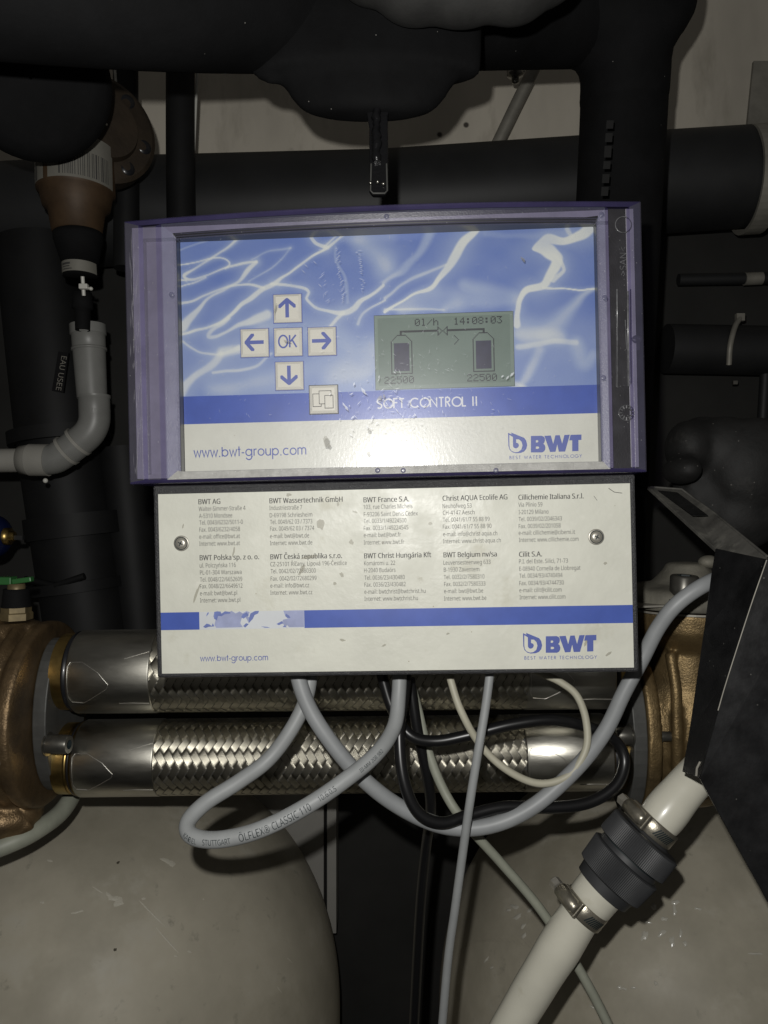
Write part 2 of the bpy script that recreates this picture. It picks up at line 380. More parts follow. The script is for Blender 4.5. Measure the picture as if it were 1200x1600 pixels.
for (px, py, a, b_, an) in [(178, 1404, 13, 5, -.3), (186, 1409, 9, 7, .4), (170, 1398, 7, 3, -.8), (262, 1346, 15, 4, -.75), (268, 1350, 8, 5, -.7),
                            (225, 1404, 4, 2, 0), (78, 1345, 5, 2, -.4), (152, 1390, 11, 1.6, -.7), (66, 1410, 4, 2, 0), (318, 1405, 2, 2, 0), (296, 1487, 4, 1.5, -.7), (275, 1494, 4, 2, -.6),
                            (436, 1546, 10, 1, -1.1), (452, 1500, 8, 1, -1), (529, 1515, 6, 2, -1.4), (240, 1430, 30, 1.5, -1.0), (262, 1470, 26, 1.2, -1.05), (120, 1425, 12, 2, .1)]:
    mb = MB(); fleck(mb, px, py, c, r, a, b_, an); mb.build('paint_scuff', M['scuff'], t)
mb = MB()
for (px, py, a, b_) in [(184, 1348, 3, 2.2), (180, 1484, 2.6, 2.6)]: mb = MB(); fleck(mb, px, py, c, r, a, b_, .3); mb.build('paint_pit', M['pit'], t)
t, c, r = tank(1058, 'olive grey pressure tank behind the white hose with glossy resin drips')
mb = MB()
for (px, py, a, b_, an) in [(803, 1417, 9, 3, .4), (808, 1433, 9, 3, .8), (817, 1448, 6, 3, 1), (819, 1462, 5, 3, 1), (795, 1422, 6, 2, .5), (1021, 1416, 4, 5, 0), (1055, 1410, 6, 3, .5),
                            (1054, 1424, 3, 8, 0), (1007, 1462, 4, 7, -.3), (1034, 1459, 8, 3, .8), (1050, 1470, 4, 7, 0), (1064, 1458, 3, 6, 0), (1070, 1474, 3, 4, 0), (975, 1545, 5, 2, 0),
                            (990, 1543, 5, 2, .2), (1025, 1536, 3, 3, 0), (968, 1543, 3, 3, 0), (925, 1573, 4, 2, 0), (1010, 1440, 8, 2, 0), (760, 1500, 8, 2, 1), (768, 1512, 6, 1.5, .8),
                            (1090, 1420, 5, 2, 0), (1180, 1490, 10, 1.5, 0), (830, 1420, 3, 8, -.5), (1038, 1436, 5, 3, .3)]:
    mb = MB(); fleck(mb, px, py, c, r, a * 1.2, b_ * 1.2, an, 0, .0016); mb.build('resin_drip', M['resin'], t)
mb = MB()
for k in range(16):
    a = R(200 + k * 4.5); fleck(mb, 850 + 130 * math.cos(a) - 10, 1500 + 100 * math.sin(a) + 20 + 4 * k, c, r, 16, .8, -a + 1.3)
for (px, py, a, b_, an) in [(890, 1275, 40, 1, .55), (868, 1300, 26, .9, .5), (905, 1316, 60, .8, 0), (870, 1340, 30, .7, .1)]: fleck(mb, px, py, c, r, a, b_, an)
mb.build('fibre_ridge', M['tank'], t)['kind'] = 'stuff'

# ------------------------------------------------------------------ pipes and fittings at the top and behind
def pipe_obj(name, label, cat, pts, rad, m, n=40, group=None, extra=None):
    base = P(*pts[0]) if not isinstance(pts[0], Vector) else pts[0]
    sp = spline(pts, 10); o = MB().tube(sp, rad, n).build(name, m, None, base=base); return tag(o, label, cat, group)
t = thing('horizontal_pipe', 'thick black horizontal pipe on the wall behind the control unit', 'pipe', P(600, 315, .83))
MB().tube([P(-300, 355, .83), P(200, 331, .825), P(600, 318, .82), P(1020, 287, .80), P(1500, 256, .78)], [.058, .057, .055, .052, .050], 48).build('tube', M['pipe_black'], t)
A, B = P(1163, 283, .79), P(1193, 281, .788); ax = (B - A)
MB().lathe(A, ax, [(0, .0505), (0, .0545), (ax.length, .0545), (ax.length, .0505)], 48, smooth=False).build('pipe_clamp', M['galv'], t)
MB().prism([P(1178, 95, .80), P(1215, 95, .80), P(1205, 212, .79), P(1166, 214, .79)], (0, .004, 0)).build('hanger_strap', M['galv'], t)
# overhead run: elbow into the vertical pipe
t = thing('overhead_pipe', 'black insulated pipe across the top turning down at the right of the unit', 'pipe', P(975, 200, .62))
rr = rpx(76, .60)
pth = [P(-300, -60, .38), P(200, -12, .42), P(500, 12, .50), P(800, 20, .575), P(905, 22, .60), P(952, 38, .605), P(976, 92, .61), P(974, 170, .62), P(966, 330, .63), P(952, 620, .64), P(940, 900, .66), P(930, 1100, .68)]
MB().tube(spline(pth[:5], 6), .0385, 40).build('run', M['foam'], t)
MB().tube(spline(pth[6:], 6), [rpx(66, .62)] * 31, 40).build('drop', M['foam'], t)
mb = MB().ball(P(994, -12, .585), rpx(98, .585), rpx(60, .585), rpx(98, .585)).tube(spline(pth[4:8], 5), rpx(70, .6), 24)
mb.tube([P(850, 12, .6), P(985, 5, .6)], rpx(84, .6), 24)
cast(mb, 'elbow_jacket', M['foam'], t, .006, 4)
mb = MB()
for k, (y0, y1) in enumerate([(188, 201), (208, 222), (228, 246), (252, 264), (272, 286), (292, 306)]):
    x = 953 - k * 1.6
    mb.add([P(x - 5, y0, .5605), P(x + 6, y0, .5605), P(x + 5, y1, .5615), P(x - 6, y1, .5615)], [(0, 1, 2, 3)])
mb.build('faded_print', mat('faded_print', (.0105, .0104, .0102), .9), t)
# centre valve
t = thing('overhead_valve', 'bulky black valve body hanging under the overhead pipe above the unit', 'valve', P(580, 180, .475))
d = .475; c = P(575, 60, d); s = 1 / F * d
prof = [(-60, .1), (-60, 178), (0, 178), (35, 177), (50, 176), (58, 172), (62, 142), (80, 128), (88, 124), (98, 116), (110, 106), (118, 88), (122, 62), (123, 1)]
mb = MB().lathe(c, Vector((0, 0, -1)), [(a * s, b_ * s) for a, b_ in prof], 64)
mb.ball(P(702, 78, d), 52 * s, 60 * s, 42 * s); mb.ball(P(430, 90, d), 45 * s, 50 * s, 42 * s)
for v_ in mb.v: v_.y = d + (v_.y - d) * .28
cast(mb, 'housing', M['foam'], t, .003, 2)
t = thing('insulation_jacket', 'dusty dark grey insulation jacket cut off by the top edge', 'insulation', P(730, 20, .44))
mb = MB(); s = .44 / F
for (x, y, a, b_) in [(650, -28, 75, 64), (720, -34, 90, 74), (800, -24, 70, 58), (850, -45, 60, 50), (580, -50, 60, 52)]: mb.ball(P(x, y, .44), a * s, 60 * s, b_ * s)
cast(mb, 'jacket', M['foam_dusty'], t, .004, 8)
# lever
t = thing('valve_lever', 'glossy black lever hanging from the valve body above the unit', 'lever', P(590, 180, .47))
d = .47
def pp(x, y, dd=0): return P(x, y, d + dd)
MB().prism([pp(571, 165), pp(611, 165), pp(606, 180), pp(607, 298), pp(602, 305), pp(582, 305), pp(577, 298), pp(577, 200)], (0, .004, 0)).build('lever_arm', M['black_gloss'], t, bevel=.001)
mb = MB(); mb.tube([pp(588 + random.uniform(-1.5, 1.5), y, -.0015) for y in range(168, 256, 5)], [rpx(random.uniform(5.5, 8), d) for _ in range(18)], 12)
mb.build('lever_rib', M['black_gloss'], t)
MB().tube([pp(580, 256, -.0012), pp(579, 298, -.0012), pp(583, 302, -.0012), pp(601, 302, -.0012), pp(605, 298, -.0012), pp(604, 256, -.0012)], .0006, 8).build('slot_rim', M['flange_steel'], t)
mb = MB()
for (x, y) in [(590, 284), (599, 287), (579, 286)]: mb.ball(pp(x, y, -.0015), .0012, .0012, .0012)
mb.build('slot_pin', M['steel'], t)
# diagonal strut and its bolt
t = thing('pipe_strut', 'grey diagonal tube strut on the concrete wall upper right of the unit', 'strut', P(772, 235, .88))
MB().tube([P(840, 96, .86), P(806, 165, .87), P(772, 236, .88)], rpx(10, .87), 16).build('tube', M['galv'], t)
MB().box(P(767, 235, .885), .006, .006, .016).build('foot_plate', M['white_part'], t)
t = thing('hanger_bolt', 'small steel threaded bolt with nut hanging near the diagonal strut', 'bolt', P(805, 108, .8))
MB().lathe(P(805, 80, .8), Vector((0, 0, -1)), [(0, .007), (.02, .007), (.021, .009), (.026, .009), (.028, .004), (.034, .004), (.035, .001)], 14).build('bolt', M['steel'], t)
MB().tube([P(795, 80, .8), P(794, 112, .8)], .0016, 8).tube([P(818, 80, .8), P(818, 112, .8)], .0016, 8).build('yoke', M['white_part'], t)
# vertical dark pipes upper left
pipe_obj('riser_pipe', 'dark vertical riser pipe at the upper left against the concrete wall', 'pipe', [(282, 20, .75), (282, 260, .75), (286, 520, .75)], rpx(22, .75), M['pipe_dark'])
pipe_obj('slim_riser', 'slim black riser between the bronze flange and the pale wall strip', 'pipe', [(196, 60, .74), (197, 240, .74), (197, 420, .74)], rpx(19, .74), M['pipe_dark'], 24)
o = MB().tube([P(309, 96, .75), P(303, 235, .76)], .0014, 8).build('threaded_rod', M['white_part'], None, base=P(303, 235, .76)); tag(o, 'thin pale rod hanging beside the dark riser pipe', 'rod', 'thin hanger rods at the upper left')
o = MB().tube([P(180, 108, .73), P(183, 140, .73)], .0016, 8).build('threaded_rod', M['white_part'], None, base=P(183, 140, .73)); tag(o, 'short pale rod above the dark bronze flange', 'rod', 'thin hanger rods at the upper left')
# ---- left column: valve end, bronze flange, reducer, tap, tube
t = thing('round_valve', 'round black valve end at the upper left above the barcode label', 'valve', P(50, 240, .60))
mb = MB().lathe(P(48, 122, .545), P(48, 122, .545) - CAM, [(0, .001), (0, .042), (.003, .052), (.010, .0575), (.022, .0575), (.03, .05), (.06, .045), (.06, .001)], 56)
mb.build('end_cap', M['foam'], t)
MB().tube([P(-60, 105, .60), P(95, 105, .60)], .055, 36).build('neck', M['foam'], t)
t = thing('bronze_flange', 'dark bronze round flange with bolt holes at the upper left', 'flange', P(160, 290, .66))
ax = Vector((.62, -.78, 0)).normalized(); c = P(158, 205, .665)
MB().lathe(c, ax, [(-.012, .02), (-.012, .0475), (-.012, .0475), (.006, .0475), (.006, .0475), (.008, .044), (.008, .044), (.009, .030), (.009, .030), (.015, .028), (.015, .028), (.015, .001)], 56).build('disc', M['bronze_dark'], t)
u = Vector((0, 0, 1)); v = ax.cross(u)
for a in (35, 80, 130, 215, 260, 325):
    p = c + (u * math.cos(R(a)) + v * math.sin(R(a))) * .037 + ax * .0082
    MB().lathe(p, ax, [(0, .0001), (.0006, .0062), (0, .0064)], 18).build('bolt_hole', M['gasket'], t)
d = .66; s = d / F
t = thing('pipe_reducer', 'orange brown metal reducer with a white barcode label at the upper left', 'reducer', P(115, 400, d))
c = P(118, 240, d)
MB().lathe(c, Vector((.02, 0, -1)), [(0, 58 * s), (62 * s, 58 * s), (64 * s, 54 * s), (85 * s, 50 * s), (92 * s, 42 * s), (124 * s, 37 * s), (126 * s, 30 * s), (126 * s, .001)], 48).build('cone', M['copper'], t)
def wrap_patch(cc, axis, r0, r1, a0, a1, t0, t1, n=14):
    mb = MB(); vs = []
    for i in range(n + 1):
        a = R(a0 + (a1 - a0) * i / n); dv = Vector((math.sin(a), -math.cos(a), 0))
        vs += [cc + axis * t0 + dv * r0, cc + axis * t1 + dv * r1]
    mb.add(vs, [(2 * i, 2 * i + 2, 2 * i + 3, 2 * i + 1) for i in range(n)], 0, True); return mb
axd = Vector((.02, 0, -1)).normalized()
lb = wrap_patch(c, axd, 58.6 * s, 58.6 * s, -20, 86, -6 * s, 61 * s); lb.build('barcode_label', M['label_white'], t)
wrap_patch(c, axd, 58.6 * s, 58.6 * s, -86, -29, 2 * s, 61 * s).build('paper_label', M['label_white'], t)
mb = MB(); x = -2; bars = 0
while x < 74:
    wd = random.choice((1.0, 1.0, 2.2)); mb_ = wrap_patch(c, axd, 59 * s, 59 * s, x, x + wd, 20 * s, 57 * s, 2); mb.add(mb_.v, mb_.f); x += wd + random.choice((1.4, 2.2, 3.4))
mb.build('barcode', M['ink_bold'], t)
wrap_patch(c, axd, 59 * s, 59 * s, -52, -45, 3 * s, 60 * s, 3).build('label_stripe', M['ink_bold'], t)
t = thing('funnel_fitting', 'black funnel fitting with a narrow white sticker under the orange reducer', 'fitting', P(125, 430, d))
c = P(122, 366, d)
MB().lathe(c, Vector((.06, 0, -1)), [(0, .001), (0, 37 * s), (8 * s, 37 * s), (46 * s, 27 * s), (46 * s, 26 * s), (66 * s, 26 * s), (66 * s, .001)], 40).build('funnel', M['foam'], t)
ax6 = Vector((.06, 0, -1)).normalized()
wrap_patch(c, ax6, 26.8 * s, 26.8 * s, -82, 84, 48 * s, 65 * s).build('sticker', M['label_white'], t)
mb = MB()
for (a0, a1, t0, t1) in [(-60, -55, 50, 60), (-45, -10, 52, 55), (-42, -12, 57, 58.5), (-40, -5, 61, 62.5)]:
    q = wrap_patch(c, ax6, 27.2 * s, 27.2 * s, a0, a1, t0 * s, t1 * s, 4); mb.add(q.v, q.f)
mb.build('sticker_print', M['ink_bold'], t)
t = thing('drain_tap', 'tiny white tap on a black hose connector above the grey drain pipe', 'tap', P(131, 480, d))
MB().tube([P(129, 432, d - .022), P(131, 462, d - .018)], .0016, 10).build('spout', M['white_part'], t)
MB().box(P(131, 448, d - .022), .0075, .005, .0045).build('body', M['white_part'], t, bevel=.0008)
MB().ball(P(142, 451, d - .022), .0018, .0018, .0016).tube([P(133, 449, d - .022), P(142, 451, d - .022)], .0008, 8).build('lever', M['white_part'], t)
MB().lathe(P(129, 456, d), Vector((0, 0, -1)), [(0, .004), (2 * s, 14 * s), (26 * s, 16 * s), (28 * s, 12 * s), (60 * s, 11 * s)], 24).build('connector', M['foam'], t)
# grey drain pipe
t = thing('drain_pipe', 'grey plastic drain pipe with two bends on the left', 'pipe', P(0, 720, .7))
d = .68; s = d / F
A, B = P(137, 508, d), P(144, 622, d); ax = (B - A)
MB().lathe(A, ax, [(0, 21 * s), (0, 27 * s), (0, 27 * s), (15 * s, 27 * s), (15 * s, 27 * s), (16 * s, 25 * s), (36 * s, 25 * s), (36 * s, 25 * s), (36 * s, 26.5 * s), (40 * s, 26.5 * s), (40 * s, 24.5 * s), (40 * s, 24.5 * s), (ax.length, 22.5 * s)], 40).build('upper_socket', M['pvc'], t)
MB().tube([P(142, 600, d), P(147, 650, d)], 21 * s, 32).build('tube', M['pvc'], t)
A, B = P(147, 618, d), P(148, 650, d); ax = B - A
MB().lathe(A, ax, [(0, 21 * s), (0, 24.5 * s), (0, 24.5 * s), (4 * s, 24.5 * s), (5 * s, 23.5 * s), (ax.length, 23.5 * s)], 40).build('collar', M['pvc'], t)
MB().tube(spline([(148, 640, d), (147, 660, d), (138, 678, d), (118, 695, d), (100, 708, d), (84, 717, d), (60, 719, d)], 5), [23.5 * s] * 31, 32).build('bend', M['pvc'], t)
for (x, y, vx, vy) in [(124, 689, -.76, .65), (106, 703, -.8, .6)]:
    a = Vector((vx, 0, -vy)); MB().lathe(P(x, y, d), a, [(0, 23 * s), (0, 25.5 * s), (0, 25.5 * s), (5 * s, 25.5 * s), (5 * s, 25.5 * s), (5 * s, 23 * s)], 40).build('socket_ring', M['pvc_light'], t)
A = P(76, 719, d); ax = Vector((-1, 0, .01))
MB().lathe(A, ax, [(0, 23 * s), (0, 25 * s), (0, 25 * s), (29 * s, 25 * s), (29 * s, 25 * s), (31 * s, 24 * s), (44 * s, 22 * s), (44 * s, 19 * s)], 40).build('socket', M['pvc_light'], t)
MB().tube([P(50, 719, d), P(-120, 721, d)], 18.5 * s, 32).build('branch', M['pvc_light'], t)
MB().ball(P(71, 751, d - .01), .0022, .0022, .0022).build('drip', M['white_part'], t)
# dark raw water pipe with its tag
t = thing('raw_water_pipe', 'thick black vertical pipe with a tag reading EAU USEE on the left', 'pipe', P(95, 980, .8))
MB().tube(spline([(62, 380, .815), (80, 560, .815), (96, 700, .815), (118, 850, .815), (140, 1000, .815), (150, 1150, .815)], 5), [.045] * 26, 36).build('tube', M['pipe_dark'], t)
for (y, x0, h) in [(672, 70, 20), (805, 95, 34), (906, 100, 16)]:
    A = P(x0 + 22, y, .815); MB().lathe(A, Vector((.12, 0, -1)), [(0, .046), (0, .053), (0, .053), (h * .0007, .053), (h * .0007, .053), (h * .0007, .046)], 40).build('coupling', M['pipe_dark'], t)
MB().tube(spline([(190, 700, .83), (205, 850, .83), (220, 1000, .83)], 5), .028, 24).build('side_tube', M['pipe_dark'], t)
MB().tube([P(40, 905, .79), P(88, 915, .765), P(132, 900, .765)], .0035, 12).build('bracket', M['pipe_dark'], t)
mb = MB(); mb.prism([P(91, 549, .765), P(107, 551, .765), P(99, 613, .765), P(81, 610, .765)], (0, .003, 0)); mb.build('name_tag', M['black_gloss'], t)

# right background: small things on the dark wall
pipe_obj('conduit', 'thin dark conduit with a bright joint right of the unit', 'conduit', [(1060, 437, .85), (1120, 436, .85), (1260, 434, .85)], rpx(9, .85), M['pipe_black'], 16)
o = MB().tube([P(1163, 436, .849), P(1190, 435, .849)], rpx(9.8, .85), 16).build('conduit_joint', M['galv'], None, base=P(1176, 436, .849)); tag(o, 'short bright metal sleeve on the thin dark conduit', 'sleeve')
pipe_obj('lower_pipe', 'dark horizontal pipe below the thin conduit at the right edge', 'pipe', [(1040, 545, .84), (1150, 547, .84), (1300, 550, .84)], rpx(38, .84), M['pipe_black'], 32)
t = thing('pipe_clip', 'small curved metal clip on the dark lower pipe at the right', 'clip', P(1145, 560, .81))
MB().tube(spline([(1156, 497, .82), (1148, 512, .815), (1141, 540, .81), (1139, 570, .815)], 5), .003, 10).build('band', M['galv'], t)
MB().box(P(1156, 496, .82), .009, .005, .008).build('lug', M['galv'], t)
MB().box(P(1148, 598, .84), .005, .004, .004).build('screw', M['steel'], t)
pipe_obj('thin_post', 'thin dark post at the far right edge above the dusty insulation', 'post', [(1196, 585, .84), (1192, 650, .84), (1190, 680, .84)], .006, M['pipe_black'], 12)
# blue cap, left edge
t = thing('blue_valve_cap', 'blue plastic valve cap with a brass tip at the left edge', 'cap', P(0, 870, .7))
MB().ball(P(-8, 838, .7), .016, .016, .02).build('cap', M['blue_cap'], t)
MB().lathe(P(8, 838, .69), Vector((1, 0, 0)), [(0, .008), (.005, .008), (.005, .005), (.009, .0045), (.009, .001)], 18).build('brass_tip', M['brass'], t)
MB().box(P(30, 840, .69), .008, .004, .004).build('pin', M['pipe_black'], t)
# lumpy dusty insulation right
t = thing('dusty_insulation', 'lumpy black insulation with dust specks above the black bracket', 'insulation', P(1120, 830, .6))
mb = MB(); s = .6 / F
for (x, y, a, b_, dd) in [(1075, 700, 34, 44, .6), (1130, 700, 60, 50, .6), (1180, 730, 70, 78, .59), (1110, 770, 60, 60, .61), (1160, 800, 60, 60, .6), (1065, 735, 26, 22, .58), (1240, 750, 70, 90, .59), (1095, 672, 30, 22, .62)]:
    mb.ball(P(x, y, dd), a * s, 45 * s, b_ * s)
ins = cast(mb, 'jacket', mat('dusty_black_rubber', (.0095, .0093, .0088), .7, var=.6, vscale=40, bump=.6, bscale=200, specks=.16, spcol=(.11, .105, .095), spscale=210, spth=.8, stain=[((.035, .033, .029), 30, .58, .72)]), t, .004, 3)

# ------------------------------------------------------------------ bronze valves
def socket_bolt(A, ax, r, h, parent, name='socket_bolt'):
    n = 40; hexr = r * .58
    o = MB().lathe(A, ax, [(0, r * 1.25), (r * .12, r * 1.25), (r * .12, r * 1.25), (r * .14, r), (r * .14, r), (h - r * .12, r), (h, r * .9), (h, r * .9), (h, hexr * PD)], n)
    b = o.build(name, M['bolt_dark'], parent)
    axn = ax.normalized(); a = Vector((0, 0, 1)) if abs(axn.z) < .9 else Vector((0, 1, 0)); N = (a - axn * a.dot(axn)).normalized(); B = axn.cross(N)
    top = [A + axn * h + (N * math.cos(R(60 * k)) + B * math.sin(R(60 * k))) * hexr for k in range(6)]; bot = [p - axn * r * .8 for p in top]
    ring = [A + axn * h + (N * math.cos(R(60 * k)) + B * math.sin(R(60 * k))) * r * .9 for k in range(6)]
    MB().add(top + bot, [(k, (k + 1) % 6, 6 + (k + 1) % 6, 6 + k) for k in range(6)] + [(6, 7, 8, 9, 10, 11)]).build('hex_socket', M['ink'], b)
    return b
def flange_plate(name, pts, off, m, parent, bev=.0012): return MB().prism(pts, off).build(name, m, parent, bevel=bev)
HD = .565
t = thing('bronze_valve', 'bronze valve casting at the left edge with a green handle on top', 'valve', P(20, 1300, HD))
s = HD / F
XL = -.253                                                   # face of the left flange, world x
ZC = P(0, 1114, HD).z
def Q(x, py, d=HD): return Vector((x, d, P(0, py, HD).z))
mb = MB()
mb.ball(Q(XL - .075, 1125), .062, .055, .078)
mb.ball(Q(XL - .062, 1040), .044, .042, .045)
mb.lathe(Q(XL, 1112), Vector((1, 0, 0)), [(-.05, .0005), (-.05, .036), (-.026, .044), (-.016, .056), (-.011, .067), (-.008, .069), (-.001, .069), (0, .067), (0, .0005)], 56)
mb.lathe(Q(XL - .028, 1012), Vector((0, 0, 1)), [(-.03, .0005), (-.03, .03), (-.006, .026), (.006, .0185), (.018, .0165), (.020, .0165), (.020, .0005)], 36)
mb.ball(Q(XL - .055, 1262, HD - .012), .052, .034, .020)
mb.ball(Q(XL - .028, 1222, HD - .004), .026, .030, .020)
mb.tube([Q(XL - .08, 1306, HD - .03), Q(XL - .045, 1304, HD - .034), Q(XL - .022, 1290, HD - .028), Q(XL - .008, 1266, HD - .02)], .0062, 14)
mb.tube([Q(XL - .052, 1000, HD - .052), Q(XL - .048, 1060, HD - .06), Q(XL - .05, 1130, HD - .062), Q(XL - .055, 1200, HD - .056)], .006, 12)
for dx, ry, rz in ((-.020, .058, .066), (-.031, .052, .060)):
    mb.tube([Vector((XL + dx, HD - math.cos(R(a)) * ry, Q(0, 1112).z + math.sin(R(a)) * rz)) for a in range(-80, 81, 10)], .0042, 10)
mb.lathe(Q(XL - .028, 1012), Vector((0, 0, 1)), [(-.002, .001), (-.002, .031), (.003, .031), (.003, .001)], 36)
cast(mb, 'body', M['bronze'], t, .0019, 1)
def oval(x, rz, ry, top=1.0):
    return [Vector((x, HD - math.cos(R(a)) * ry, ZC + math.sin(R(a)) * rz)) for a in range(0, 360, 10)]
MB().prism(oval(XL + .0004, .0575, .035), (.0098, 0, 0)).build('flange_plate', M['flange_steel'], t, bevel=.001)
for nm, py, rr in (('upper_neck', 1049, .0285), ('lower_neck', 1184, .0262)):
    MB().lathe(Q(XL + .009, py), Vector((1, 0, 0)), [(0, rr), (.009, rr), (.009, rr), (.0095, rr * .94), (.012, rr * .94), (.0125, rr * 1.04), (.022, rr * 1.04)], 48).build(nm, M['brass'], t)
socket_bolt(Q(XL + .0095, 1143, HD - .030) + Vector((0, 0, 0)), Vector((1, -.10, 0)), .0068, .0165, t)
MB().tube([Q(XL - .012, 1144, HD - .068), Q(XL - .006, 1144, HD - .069)], .003, 12).build('bolt_tail', M['bolt'], t)
c = Q(XL - .028, 968)
MB().lathe(c, Vector((0, 0, 1)), [(0, 24 * s), (10 * s, 24 * s), (10 * s, 24 * s), (12 * s, 22 * s), (20 * s, 22 * s)], 6, smooth=False).build('hex_nut', M['brass_dull'], t)
MB().lathe(c, Vector((0, 0, 1)), [(20 * s, 22 * s), (24 * s, 21 * s), (42 * s, 19 * s), (48 * s, 19 * s), (48 * s, .001)], 28).build('stem_boot', M['foam'], t)
MB().lathe(c, Vector((0, 0, 1)), [(48 * s, 13 * s), (56 * s, 12.5 * s), (56 * s, .001)], 28).build('stem', M['brass_dull'], t)
mb = MB(); hz = c + Vector((0, 0, 61 * s)); mb.box(hz + Vector((-.008, 0, 0)), 26 * s, 22 * s, 12 * s); mb.box(hz + Vector((.007, -.004, .0005)), 30 * s, 12 * s, 8 * s, Matrix.Rotation(R(-8), 3, 'Y')); mb.build('handle', M['green'], t, bevel=.0008)

t = thing('brass_valve', 'brass valve casting at the right with a bolted grey cap plate', 'valve', P(1060, 1270, HD))
XR = .1795
ZC = P(0, 1150, HD).z
mb = MB()
mb.prism(oval(XR + .0102, .060, .0365), (.0105, 0, 0))
mb.ball(Q(XR + .058, 1140), .048, .036, .058)
mb.ball(Q(XR + .09, 1120), .05, .042, .06)
mb.lathe(Q(XR + .052, 1000), Vector((0, 0, 1)), [(-.07, .0005), (-.07, .032), (-.03, .028), (-.006, .027), (.004, .037), (.010, .041), (.024, .042), (.024, .0005)], 44)
mb.tube([Q(XR + .030, 1010, HD - .024), Q(XR + .031, 1060, HD - .032), Q(XR + .031, 1130, HD - .034), Q(XR + .033, 1190, HD - .03)], .0042, 12)
mb.tube([Q(XR + .033, 1192, HD - .031), Q(XR + .075, 1194, HD - .036)], .0045, 12)
cast(mb, 'body', M['bronze_light'], t, .0019, 2)
MB().prism(oval(XR, .0565, .035), (.010, 0, 0)).build('flange_plate', M['flange_steel'], t, bevel=.001)
for nm, py, rr in (('upper_neck', 1043, .0265), ('lower_neck', 1176, .0262)):
    MB().lathe(Q(XR - .024, py), Vector((1, 0, 0)), [(0, rr * .95), (.004, rr * 1.02), (.012, rr * 1.02), (.012, rr * 1.02), (.013, rr), (.0245, rr)], 48).build(nm, M['brass'], t)
socket_bolt(Q(XR - .0005, 1131, HD - .029), Vector((-1, -.06, 0)), .0068, .012, t)
socket_bolt(Q(XR + .0205, 1131, HD - .031), Vector((1, -.1, 0)), .0036, .007, t, 'bolt_tail')
mb = MB(); cp = Q(XR + .052, 947); mb.lathe(cp, Vector((0, 0, 1)), [(0, .0005), (0, .046), (.001, .048), (.012, .048), (.015, .045), (.018, .026), (.028, .017), (.033, .015), (.034, .0005)], 48)
cast(mb, 'cap_plate', M['cap_grey'], t, .0022, 2)
MB().lathe(cp - Vector((0, 0, .0006)), Vector((0, 0, -1)), [(0, .047), (.0014, .047), (.0014, .001)], 48, smooth=False).build('cap_gasket', M['galv'], t)
MB().prism([P(992, 947, HD - .04), P(1060, 945, HD - .04), P(1060, 948, HD - .04), P(992, 950, HD - .04)], (0, .03, 0)).build('gasket_tab', M['galv'], t)
socket_bolt(P(1068, 938, HD - .035) + Vector((0, 0, .0)), Vector((.02, -.06, 1)), .0098, .018, t)
MB().ball(P(1108, 878, HD - .01), .008, .007, .005).build('cap_boss', M['cap_grey'], t)

